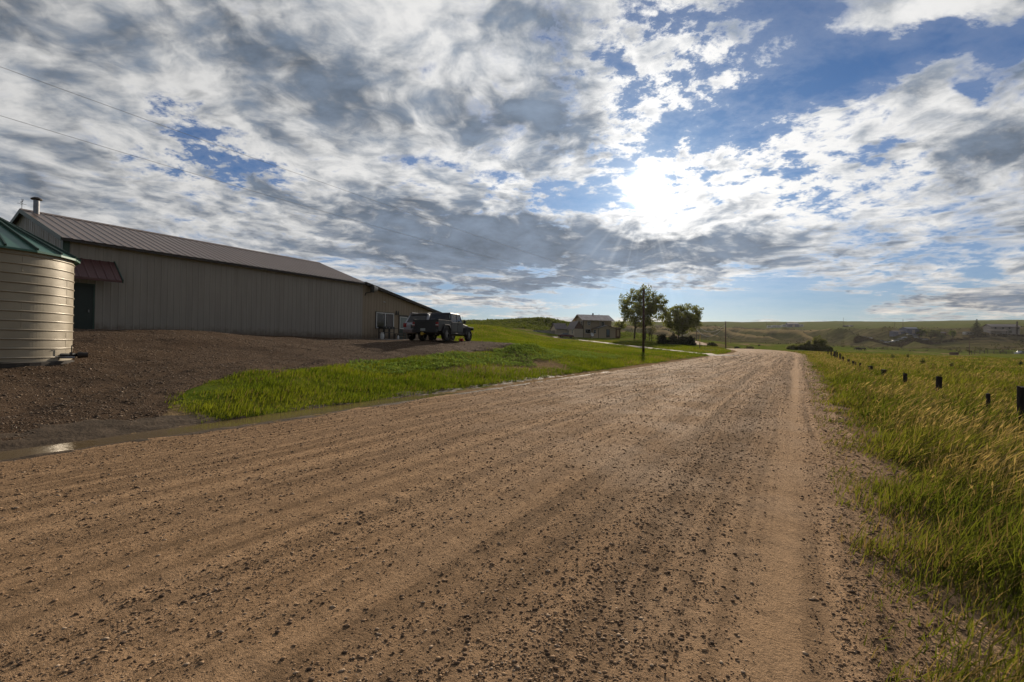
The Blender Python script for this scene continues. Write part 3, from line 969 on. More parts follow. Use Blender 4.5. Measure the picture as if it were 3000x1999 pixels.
# ------------------------------------------------------------------ barn
def ribbed(mb, a, b, zlo, zhi, pitch, nrm, depth=0.015, flip=False):
    """ribbed steel sheet standing between plan points a and b; zlo / zhi are functions of the distance along it"""
    a, b, nrm = Vector(a), Vector(b), Vector(nrm)
    L = (b - a).length
    d = (b - a) / L
    ts = []
    t = 0.0
    while t < L:
        for off, h in ((0.0, 0), (pitch - .075, 0), (pitch - .055, depth), (pitch - .02, depth)):
            if t + off < L:
                ts.append((t + off, h))
        t += pitch
    ts.append((L, 0))
    vs, fs = [], []
    for (t, h) in ts:
        p = a + d * t + nrm * h
        vs += [(p.x, p.y, zlo(t)), (p.x, p.y, zhi(t))]
    for i in range(len(ts) - 1):
        fs.append((2 * i, 2 * i + 2, 2 * i + 3, 2 * i + 1))
    mb.add(vs, fs)

def ribbed_roof(mb, e0, e1, r0, r1, pitch, up, depth=0.025):
    """ribs run from eave (e0-e1) to ridge (r0-r1)"""
    e0, e1, r0, r1, up = map(Vector, (e0, e1, r0, r1, up))
    L = (e1 - e0).length
    ts, t = [], 0.0
    while t < L:
        for off, h in ((0.0, 0), (pitch - .09, 0), (pitch - .065, depth), (pitch - .025, depth)):
            if t + off < L:
                ts.append(((t + off) / L, h))
        t += pitch
    ts.append((1, 0))
    vs, fs = [], []
    for (t, h) in ts:
        vs += [e0.lerp(e1, t) + up * h, r0.lerp(r1, t) + up * h]
    for i in range(len(ts) - 1):
        fs.append((2 * i, 2 * i + 2, 2 * i + 3, 2 * i + 1))
    mb.add(vs, fs)

def build_barn():
    B = thing('barn', 'long tan ribbed steel barn with brown metal roof and green trim on the gravel yard', 'barn', (-28.6, 8.5, 1.85))
    EH, RX, RH, L, L2, LH = 4.3, -5.2, 6.15, 17.5, 26.3, 2.62
    sl = (RH - EH) / -RX
    m = MB()
    ribbed(m, (0, 0, 0), (0, L, 0), lambda t: -0.25, lambda t: EH - .01, 0.305, (1, 0, 0))
    # gable towards the road bend: ribbed sheet up to the rake
    ribbed(m, (-10.4, 0, 0), (0, 0, 0), lambda t: -0.25, lambda t: EH + (min(t, 10.4 - t)) * sl - .02, 0.305, (0, -1, 0))
    m.add([(-10.4, 0, -.25), (-10.4, L2, -.25), (-10.4, L2, EH), (-10.4, 0, EH)], [(0, 1, 2, 3)])
    m.add([(0, L, LH), (-10.4, L, LH), (-10.4, L, EH), (RX, L, RH), (0, L, EH)], [(0, 1, 2, 3, 4)])
    m.obj('wall', MAT['wall_metal'], B)
    m = MB()
    zt = lambda t: EH - .03 + (LH - EH) * t / (L2 - L)
    ribbed(m, (0.004, L, 0), (0.004, L2, 0), lambda t: -0.25, zt, 0.305, (1, 0, 0))
    m.add([(0, L2, -.25), (-10.4, L2, -.25), (-10.4, L2, LH), (0, L2, LH)], [(0, 1, 2, 3)])
    m.obj('lean_to_wall', MAT['wall_tan'], B)
    m = MB()
    up = Vector((sl, 0, 1)).normalized()
    ov = .28
    ribbed_roof(m, (ov, -.16, EH - ov * sl + .07), (ov, L + .1, EH - ov * sl + .07), (RX, -.16, RH + .07), (RX, L + .1, RH + .07), 0.405, up)
    up2 = Vector((-sl, 0, 1)).normalized()
    m.add([(RX, -.16, RH + .07), (RX, L + .1, RH + .07), (-10.7, L + .1, EH - ov * sl + .07), (-10.7, -.16, EH - ov * sl + .07)], [(0, 1, 2, 3)])
    m.add([(RX, -.14, RH + .03), (RX, L + .08, RH + .03), (ov - .02, L + .08, EH - ov * sl + .03), (ov - .02, -.14, EH - ov * sl + .03)], [(0, 1, 2, 3)])
    m.prism([(RX - .25, RH + .01), (RX, RH + .13), (RX + .25, RH + .01), (RX, RH + .05)], 'y', -.17, L + .11)
    m.obj('roof', MAT['roof_brown'], B)
    m = MB()
    s2 = (LH - EH) / (L2 - L)
    m.hexa([(-10.7, L + .02, EH + .02), (.36, L + .02, EH + .02), (.36, L2 + .42, LH + .02 + .42 * s2), (-10.7, L2 + .42, LH + .02 + .42 * s2)],
           [(-10.7, L + .02, EH + .07), (.36, L + .02, EH + .07), (.36, L2 + .42, LH + .07 + .42 * s2), (-10.7, L2 + .42, LH + .07 + .42 * s2)])
    m.obj('lean_to_roof', MAT['dark_trim'], B)
    # soffit box of the overhanging lean-to rake
    m = MB()
    m.hexa([(.03, L + .05, EH - .13), (.34, L + .05, EH - .13), (.34, L2 + .4, LH - .14 + .4 * s2), (.03, L2 + .4, LH - .14 + .4 * s2)],
           [(.03, L + .05, EH + .017), (.34, L + .05, EH + .017), (.34, L2 + .4, LH + .017 + .4 * s2), (.03, L2 + .4, LH + .017 + .4 * s2)])
    m.obj('fascia', MAT['dark_trim'], B)
    # trims
    m = MB()
    m.box(.027, .045, -.02, .20, -.1, EH - .06)
    m.box(-.20, .045, -.045, -.027, -.1, EH - .06)
    m.obj('corner_trim', MAT['green'], B)
    m = MB()
    for sx in (1, -1):
        xe = ov if sx > 0 else -10.4 - ov
        m.hexa([(RX, -.19, RH - .11), (xe, -.19, EH - ov * sl - .11), (xe, -.163, EH - ov * sl - .11), (RX, -.163, RH - .11)],
               [(RX, -.19, RH + .10), (xe, -.19, EH - ov * sl + .10), (xe, -.163, EH - ov * sl + .10), (RX, -.163, RH + .10)])
    m.obj('rake_trim', MAT['green'], B)
    m = MB()
    m.box(ov - .03, ov + .012, -.16, L, EH - ov * sl - .07, EH - ov * sl + .035)
    m.obj('eave_trim', MAT['dark_trim'], B)
    m = MB()
    m.box(.028, .05, 1.12, L2, -.10, .02)
    m.obj('base_trim', MAT['pale_trim'], B)
    # green door beneath the awning
    m = MB()
    m.box(.024, .06, .02, 1.08, -.05, 2.26)
    D = m.obj('door', MAT['green_door'], B, .006)
    MB().box(.06, .12, .88, .93, .98, 1.10).obj('handle', MAT['steel'], D)
    m = MB()
    m.box(.024, .075, 1.08, 1.14, -.05, 2.32)
    m.box(.024, .075, -.04, 1.08, 2.26, 2.32)
    m.obj('door_frame', MAT['green'], B)
    # awning
    m = MB()
    ribbed_roof(m, (.98, -.35, 2.52), (.98, 1.86, 2.52), (.05, -.35, 3.46), (.05, 1.86, 3.46), 0.34, (0.7, 0, 0.7))
    m.add([(.96, -.35, 2.46), (.96, 1.86, 2.46), (.05, 1.86, 3.40), (.05, -.35, 3.40)], [(0, 1, 2, 3)])
    m.box(.93, 1.0, -.36, 1.85, 2.42, 2.515)
    A = m.obj('awning', MAT['awning_red'], B)
    m = MB()
    for y0, y1 in ((1.862, 1.90), (-.39, -.352)):
        m = MB()
        m.hexa([(.03, y0, 3.36), (1.0, y0, 2.40), (1.0, y1, 2.40), (.03, y1, 3.36)], [(.03, y0, 3.52), (1.02, y0, 2.56), (1.02, y1, 2.56), (.03, y1, 3.52)])
        m.obj('awning_trim', MAT['green'], A)
    # small canopy and lamp on the gable wall
    m = MB()
    m.hexa([(-2.5, -.9, 3.10), (-.7, -.9, 3.10), (-.7, -.03, 3.52), (-2.5, -.03, 3.52)], [(-2.5, -.92, 3.16), (-.7, -.92, 3.16), (-.7, -.03, 3.60), (-2.5, -.03, 3.60)])
    m.box(-2.4, -2.3, -.8, -.03, 2.98, 3.08)
    m.box(-.9, -.8, -.8, -.03, 2.98, 3.08)
    m.obj('gable_canopy', MAT['dark_trim'], B)
    m = MB()
    m.box(-7.6, -7.3, -.2, -.03, 4.55, 4.8)
    m.cyl((-7.45, -.2, 4.72), (-7.45, -.55, 4.55), .13, .17, 10)
    m.obj('gable_lamp', MAT['black'], B)
    # window of the lean-to: two sashes, curtain behind the right one
    m = MB()
    y0, y1, z0, z1 = 10.4 + .0, 12.3, .90, 2.16
    y0, y1 = 18.85, 20.78
    for (a, b, c, d) in ((y0, y1, z1 - .07, z1), (y0, y1, z0, z0 + .07), (y0, y0 + .07, z0 + .07, z1 - .07), (y1 - .07, y1, z0 + .07, z1 - .07), ((y0 + y1) / 2 - .035, (y0 + y1) / 2 + .035, z0 + .07, z1 - .07)):
        m.box(.028, .085, a, b, c, d)
    W = m.obj('window', MAT['white'], B)
    MB().box(.03, .045, y0 + .06, (y0 + y1) / 2 - .03, z0 + .06, z1 - .06).obj('pane', MAT['glass'], W)
    MB().box(.03, .045, (y0 + y1) / 2 + .03, y1 - .06, z0 + .06, z1 - .06).obj('pane', MAT['glass'], W)
    m = MB()
    yy = np.linspace((y0 + y1) / 2 + .22, y1 - .16, 40)
    vs = []
    for i, y in enumerate(yy):
        vs += [(.050 + .004 * math.sin(i * 1.1), y, z0 + .075), (.050 + .004 * math.sin(i * 1.1), y, z1 - .09)]
    m.add(vs, [(2 * i, 2 * i + 2, 2 * i + 3, 2 * i + 1) for i in range(39)])
    m.obj('curtain', MAT['curtain'], W)
    m = MB()
    m.box(.026, .05, y0 - .06, y0 - .003, z0 - .05, z1 + .05)
    m.box(.026, .05, y0 - .003, y1 + .003, z1 + .003, z1 + .05)
    m.obj('window_trim', MAT['dark_trim'], W)
    # entry door with half light
    m = MB()
    m.box(.028, .06, 21.45, 22.42, -.02, 2.02)
    E = m.obj('entry_door', MAT['green_door'], B)
    MB().box(.061, .07, 21.52, 22.32, .98, 1.90).obj('pane', MAT['pale_glass'], E)
    m = MB()
    for (a, b, c, d) in ((21.47, 22.37, 1.90, 1.95), (21.47, 22.37, .93, .98), (21.47, 21.52, .98, 1.9), (22.32, 22.37, .98, 1.9)):
        m.box(.061, .08, a, b, c, d)
    m.obj('pane_frame', MAT['white'], E)
    MB().cyl((.06, 22.36, 1.0), (.13, 22.36, 1.0), .03, n=8).obj('handle', MAT['steel'], E)
    m = MB()
    m.box(.026, .075, 21.38, 21.45, -.02, 2.09)
    m.box(.026, .075, 22.42, 22.49, -.02, 2.09)
    m.box(.026, .075, 21.45, 22.42, 2.02, 2.09)
    m.obj('door_frame', MAT['dark_trim'], B)
    # lantern pairs beside the entry door
    for yy in (21.1, 22.95):
        m = MB()
        for o in (-.12, .12):
            m.cyl((.14, yy + o, 2.06), (.14, yy + o, 2.32), .055, n=8)
            m.cyl((.14, yy + o, 2.32), (.14, yy + o, 2.42), .055, .01, n=8)
        m.box(.027, .12, yy - .16, yy + .16, 2.10, 2.16)
        m.obj('wall_lantern', MAT['black'], B)
    # yard light on an arm
    m = MB()
    m.tube([(.03, 17.7, 3.35), (.12, 17.7, 3.55), (.20, 18.05, 3.62), (.35, 18.15, 3.75)], .03)
    m.cyl((.36, 18.12, 3.62), (.36, 18.12, 4.16), .15, .17, 12)
    F = m.obj('yard_light', MAT['black'], B)
    m = MB()
    m.cyl((.37, 18.22, 3.92), (.50, 18.50, 3.86), .23, .17, 14)
    m.obj('lens', MAT['lens'], F, smooth=False)
    m = MB()
    m.box(.03, .10, 19.62, 19.70, 2.98, 3.06)
    m.cyl((.10, 19.66, 3.02), (.2, 19.66, 2.99), .035, n=8)
    m.obj('security_camera', MAT['white'], B)
    # flue and weather vane at the ridge end
    m = MB()
    m.cyl((RX + .35, .35, RH - .2), (RX + .35, .35, RH + .62), .125, n=16)
    Fl = m.obj('flue_pipe', MAT['steel'], B, smooth=False)
    m = MB()
    m.lathe([(.10, .60), (.22, .63), (.23, .68), (.12, .76), (.02, .78)], 16, (RX + .35, .35, RH))
    m.obj('flue_cap', MAT['dark_trim'], Fl)
    m = MB()
    m.tube([(RX, -.1, RH + .1), (RX, -.1, RH + .62)], .012)
    m.tube([(RX - .17, -.1, RH + .36), (RX + .17, -.1, RH + .36)], .009)
    m.tube([(RX, -.27, RH + .36), (RX, .07, RH + .36)], .009)
    m.prism([(RX - .22, RH + .50), (RX - .05, RH + .48), (RX + .1, RH + .49), (RX + .2, RH + .58), (RX + .16, RH + .47), (RX + .05, RH + .44), (RX - .1, RH + .45), (RX - .24, RH + .46)], 'y', -.105, -.095)
    m.obj('weather_vane', MAT['black'], B)
    return B
MAT['wall_tan'] = wall_mat('warm_tan_steel', (0.28, 0.215, 0.142), (0.24, 0.185, 0.122), 0.5)
MAT['green_door'] = mat('green_door_paint', (0.009, 0.022, 0.016), (0.007, 0.018, 0.013), 1.5, 0.5)
MAT['pale_trim'] = mat('pale_base_trim', (0.30, 0.28, 0.25), None, 3, 0.5)
MAT['pale_glass'] = glass_mat('frosted_pane', (0.16, 0.20, 0.20), 0.12)
MAT['lens'] = mat('lamp_lens', (0.42, 0.40, 0.36), None, 20, 0.2)
build_barn()

# slab in front of the lean-to
m = MB().box(-28.57, -26.9, 26.3, 34.4, 1.6, 1.895)
m.obj('concrete_slab', MAT['concrete'], None, .015, kind='structure', label='low pale concrete slab in front of the barn lean-to')

# ------------------------------------------------------------------ round grain bin
def build_bin():
    cx, cy, R, Hh = -18.62, 3.86, 1.83, 2.86
    zb = 0.99
    G = thing('grain_bin', 'round cream steel grain bin with green cone roof at the left edge', 'grain bin', (cx, cy, zb))
    # wall: fine vertical flutes between the hoops
    n = 300
    vs, fs = [], []
    zz = np.linspace(0.0, Hh, 3)
    for z in zz:
        for k in range(n):
            t = 2 * math.pi * k / n
            r = R + (0.006 if k % 2 else -0.004)
            vs.append((r * math.cos(t), r * math.sin(t), z))
    for i in range(len(zz) - 1):
        for k in range(n):
            fs.append((i * n + k, i * n + (k + 1) % n, (i + 1) * n + (k + 1) % n, (i + 1) * n + k))
    m = MB().add(vs, fs)
    # bolted seams, staggered ring by ring
    for i in range(11):
        z0 = 0.14 + i * 0.2365
        for base in (0, 1, 2, 3, 4, 5):
            t = math.radians(-62 + base * 60 + (13 if (i // 3) % 2 else -8))
            for j in range(6):
                c = Vector((math.cos(t) * (R + .004), math.sin(t) * (R + .004), z0 + .02 + j * .031))
                o = Vector((math.cos(t), math.sin(t), 0))
                m.cyl(c, c + o * .014, .009, .006, 5)
    m.obj('wall', MAT['bin_wall'], G, smooth=True)
    for i in range(12):
        z = 0.10 + i * 0.2365
        prof = [(R + .004, z - .026), (R + .016, z - .018), (R + .028, z - .004), (R + .028, z + .009), (R + .014, z + .019), (R + .004, z + .024)]
        m = MB()
        k = 96
        v2, f2 = [], []
        for (r, h) in prof:
            for j in range(k):
                t = 2 * math.pi * j / k
                v2.append((r * math.cos(t), r * math.sin(t), h))
        for a in range(len(prof) - 1):
            for j in range(k):
                f2.append((a * k + j, a * k + (j + 1) % k, (a + 1) * k + (j + 1) % k, (a + 1) * k + j))
        m.add(v2, f2).obj('hoop', MAT['bin_wall'], G, smooth=True)
    # roof: panels with raised radial ribs
    Ro, rise = R + .14, 1.02
    nr = 20
    vs, fs = [], []
    ap = .16
    for k in range(nr):
        t = 2 * math.pi * k / nr
        vs.append((Ro * math.cos(t), Ro * math.sin(t), Hh - .02))
    for k in range(nr):
        t = 2 * math.pi * k / nr
        vs.append((ap * math.cos(t), ap * math.sin(t), Hh + rise))
    for k in range(nr):
        vs.append((vs[k][0], vs[k][1], Hh - .07))
    for k in range(nr):
        fs.append((k, (k + 1) % nr, nr + (k + 1) % nr, nr + k))
        fs.append((2 * nr + k, 2 * nr + (k + 1) % nr, (k + 1) % nr, k))
    fs.append(tuple(range(nr, 2 * nr)))
    Rf = MB().add(vs, fs).obj('roof', MAT['bin_roof'], G)
    for k in range(nr):
        t = 2 * math.pi * k / nr
        p0 = Vector((Ro * math.cos(t), Ro * math.sin(t), Hh - .01))
        p1 = Vector((ap * math.cos(t), ap * math.sin(t), Hh + rise + .01))
        d = (p1 - p0)
        s = Vector((-math.sin(t), math.cos(t), 0)) * .028
        u = d.cross(s).normalized() * -.055
        if u.z < 0:
            u = -u
        MB().hexa([p0 - s, p0 + s, p1 + s, p1 - s], [p0 - s * .6 + u, p0 + s * .6 + u, p1 + s * .6 + u, p1 - s * .6 + u]).obj('roof_rib', MAT['green'], Rf)
    MB().lathe([(.22, rise - .05), (.22, rise + .1), (.05, rise + .22)], 16, (0, 0, Hh)).obj('cap', MAT['green'], Rf)
    MB().lathe([(R + .12, -.45), (R + .12, -.02), (R + .02, .0)], 48).obj('base_ring', MAT['base_dark'], G)
MAT['bin_wall'] = mat('cream_bin_steel', (0.33, 0.285, 0.21), (0.28, 0.24, 0.175), 1.3, 0.38, 0.15, 0.002, 30, spec=0.6, rvar=.06)
MAT['bin_roof'] = mat('green_bin_roof', (0.05, 0.15, 0.105), (0.035, 0.11, 0.08), 2.5, 0.36, 0.1, spec=0.6)
MAT['base_dark'] = mat('dark_footing', (0.05, 0.042, 0.035), None, 4, 0.9)
build_bin()

# drain pipe lying at the foot of the bin
def build_pipe():
    a = pt(-60, 1064, 12.2)
    b = pt(262, 1060, 13.6)
    d = (b - a)
    z = 1.14
    a.z = b.z = z
    o = thing('drain_pipe', 'black drain pipe with valve and elbow lying at the foot of the grain bin', 'pipe', (a.x, a.y, z))
    l = (b - a)
    e = l * .90
    MB().tube([(0, 0, 0), (e.x, e.y, 0)], .05, 10).obj('pipe', MAT['black'], o, smooth=True)
    m = MB()
    for t0, t1, r in ((.62, .645, .075), (.80, .83, .085), (.88, .93, .09), (.93, .985, .075)):
        MB().cyl(l * t0, l * t1, r, n=12).obj('coupling', MAT['dark_trim'], o)
    p = l * .82
    m = MB()
    m.tube([(p.x, p.y, .05), (p.x, p.y, .26), (p.x + .02, p.y + .06, .30)], .014)
    m.obj('valve_handle', MAT['black'], o)
    m = MB()
    q = l * .70
    m.tube([(q.x + .05, q.y - .1, -.06), (e.x + .05, e.y - .12, -.06)], .03, 8)
    m.obj('side_pipe', MAT['steel'], o, smooth=True)
build_pipe()

# ------------------------------------------------------------------ things along the lean-to wall
def build_grill():
    x, y = -27.95, 27.9
    g = thing('gas_grill', 'black gas griddle on a tube frame cart under the lean-to window', 'grill', (x, y, 1.9))
    m = MB()
    m.box(-.28, .28, -.62, .62, .80, .95)
    m.box(-.26, .26, -.60, .60, .95, .99)
    m.obj('cooktop', MAT['black'], g, .01)
    MB().box(-.27, .27, -.60, .60, .50, .53).obj('shelf', MAT['black'], g)
    MB().box(-.25, .25, .65, 1.0, .86, .89).obj('side_shelf', MAT['black'], g)
    for sx in (-.24, .24):
        for sy in (-.58, 0.0, .58):
            MB().box(sx - .025, sx + .025, sy - .025, sy + .025, 0, .80).obj('leg', MAT['black'], g)
    for sy in (-.35, 0, .35):
        MB().cyl((.28, sy, .87), (.33, sy, .87), .035, n=8).obj('knob', MAT['steel'], g)
def build_tank():
    t = thing('propane_tank', 'white propane cylinder standing beside the black griddle', 'gas tank', (-27.55, 27.05, 1.89))
    MB().lathe([(.10, .06), (.145, .10), (.152, .16), (.152, .32), (.13, .39), (.06, .43)], 20).obj('cylinder', MAT['white'], t, smooth=True)
    MB().lathe([(.11, 0), (.115, .02), (.115, .10), (.105, .10)], 20).obj('foot_ring', MAT['white'], t)
    m = MB()
    for a0 in (20, 200):
        vs, fs = [], []
        for i in range(9):
            q = math.radians(a0 + i * 17)
            for r, z in ((.10, .40), (.10, .52), (.112, .52), (.112, .40)):
                vs.append((r * math.cos(q), r * math.sin(q), z))
        for i in range(8):
            for k in range(4):
                fs.append((i * 4 + k, i * 4 + (k + 1) % 4, i * 4 + 4 + (k + 1) % 4, i * 4 + 4 + k))
        m.add(vs, fs)
    m.obj('collar', MAT['white'], t)
    m = MB()
    m.cyl((0, 0, .42), (0, 0, .48), .03, n=8)
    m.cyl((0, 0, .48), (0, 0, .50), .045, n=8)
    m.obj('valve', MAT['steel'], t)
def build_bench():
    b = thing('bench', 'low weathered wooden bench against the wall between the griddle and the entry door', 'bench', (-27.9, 29.45, 1.895))
    m = MB()
    for i in range(3):
        m.box(-.2 + i * .14, -.2 + i * .14 + .125, -.62, .62, .43, .47)
    m.obj('seat', MAT['wood'], b, .004)
    for sy in (-.5, .5):
        for sx in (-.145, .145):
            MB().box(sx - .035, sx + .035, sy - .04, sy + .04, 0, .43).obj('leg', MAT['wood'], b)
    MB().box(-.02, .02, -.46, .46, .2, .27).obj('stretcher', MAT['wood'], b)
build_grill()
build_tank()
build_bench()
jg = thing('plastic_jug', 'small white plastic jug on the slab between griddle and bench', 'jug', (-27.5, 28.72, 1.895))
MB().lathe([(.07, 0), (.085, .02), (.085, .2), (.04, .29), (.025, .32)], 12).obj('body', MAT['white'], jg, smooth=True)
MB().lathe([(.028, .32), (.028, .345), (.0, .35)], 10).obj('cap', MAT['dark_trim'], jg)

# ------------------------------------------------------------------ wheels
MAT['tyre'] = mat('tyre_rubber', (0.014, 0.013, 0.013), (0.022, 0.02, 0.019), 10, 0.85, 0, 0.006, 40)
MAT['rim'] = mat('grey_alloy', (0.20, 0.19, 0.19), (0.14, 0.13, 0.13), 6, 0.35, 0.6)
def wheel(parent, x, y, r, w, sgn, rr=0.6):
    m = MB()
    prof = [(rr * r, -w / 2), (r * .86, -w / 2), (r * .97, -w * .38), (r, -w * .22), (r, w * .22), (r * .97, w * .38), (r * .86, w / 2), (rr * r, w / 2)]
    n = 28
    vs, fs = [], []
    for (q, h) in prof:
        for k in range(n):
            t = 2 * math.pi * k / n
            e = 1.0 + (0.02 if (k % 2 and q > r * .95) else 0)
            vs.append((x + h, y + q * e * math.cos(t), r + q * e * math.sin(t)))
    for i in range(len(prof) - 1):
        for k in range(n):
            fs.append((i * n + k, i * n + (k + 1) % n, (i + 1) * n + (k + 1) % n, (i + 1) * n + k))
    m.add(vs, fs)
    W = m.obj('wheel', MAT['tyre'], parent, smooth=False)
    m = MB()
    xo = x + sgn * w * .30
    m.cyl((x, y, r), (xo - sgn * .03, y, r), rr * r, n=24)
    for k in range(5):
        t = 2 * math.pi * k / 5 + .3
        c, s = math.cos(t), math.sin(t)
        p = Vector((xo, y, r))
        d = Vector((0, c, s))
        e = Vector((0, -s, c)) * r * .11
        q0, q1 = p + d * r * .05, p + d * r * rr * .98
        o = Vector((sgn * .025, 0, 0))
        m.hexa([q0 - e - o, q0 + e - o, q1 + e * 1.2 - o, q1 - e * 1.2 - o], [q0 - e + o, q0 + e + o, q1 + e * 1.2 + o * .6, q1 - e * 1.2 + o * .6])
    m.cyl((xo - sgn * .02, y, r), (xo + sgn * .035, y, r), r * .16, n=10)
    m.obj('rim', MAT['rim'], W)
    return W

def paint(name, c, rough=0.3, metal=0.2):
    m, N, b, out = new_mat(name)
    co = N.n('ShaderNodeTexCoord').outputs['Object']
    nz = N.noise(co, 1.8, 5, 0.6)
    z = N.sep(co)[2]
    dust = N.m('MULTIPLY', N.ss(z, 0.95, 0.35), N.ss(nz, 0.3, 0.7))
    N.put(b.inputs['Base Color'], N.mix(N.m('MULTIPLY', dust, 0.18), c, (0.12, 0.09, 0.065)))
    N.put(b.inputs['Roughness'], N.m('ADD', rough, N.m('MULTIPLY', dust, 0.35)))
    b.inputs['Metallic'].default_value = metal
    b.inputs['Specular IOR Level'].default_value = 0.3
    b.inputs['Coat Weight'].default_value = 0.05
    b.inputs['Coat Roughness'].default_value = 0.15
    return m
MAT['truck'] = paint('charcoal_paint', (0.014, 0.013, 0.018))
MAT['suv'] = paint('silver_white_paint', (0.40, 0.40, 0.42))
MAT['suv_rear'] = MAT['suv']
MAT['maroon'] = paint('maroon_paint', (0.10, 0.02, 0.022))
MAT['tail'] = mat('red_lamp', (0.30, 0.012, 0.012), None, 20, 0.25)
MAT['plate'] = mat('number_plate', (0.42, 0.43, 0.42), (0.20, 0.26, 0.24), 30, 0.5)
MAT['chrome'] = mat('chrome', (0.6, 0.6, 0.6), None, 5, 0.15, 1.0)
MAT['yellow'] = mat('yellow_paint', (0.52, 0.34, 0.02), (0.4, 0.25, 0.02), 4, 0.55)
MAT['vglass'] = glass_mat('car_glass', (0.008, 0.009, 0.010), 0.10)
MAT['lamp'] = mat('clear_lamp', (0.55, 0.52, 0.48), None, 20, 0.15)

def plate_text(txt, parent, loc, size, m, rot=(math.pi / 2, 0, 0)):
    cu = bpy.data.curves.new('lettering', 'FONT')
    cu.body = txt
    cu.size = size
    cu.extrude = 0.002
    cu.align_x = 'CENTER'
    o = bpy.data.objects.new('lettering', cu)
    COL.objects.link(o)
    bpy.context.view_layer.update()
    dg = bpy.context.evaluated_depsgraph_get()
    me = bpy.data.meshes.new_from_object(o.evaluated_get(dg))
    bpy.data.objects.remove(o)
    n = bpy.data.objects.new('lettering', me)
    me.materials.clear()
    me.materials.append(m)
    n.location = loc
    n.rotation_euler = rot
    link(n, parent)
    return n

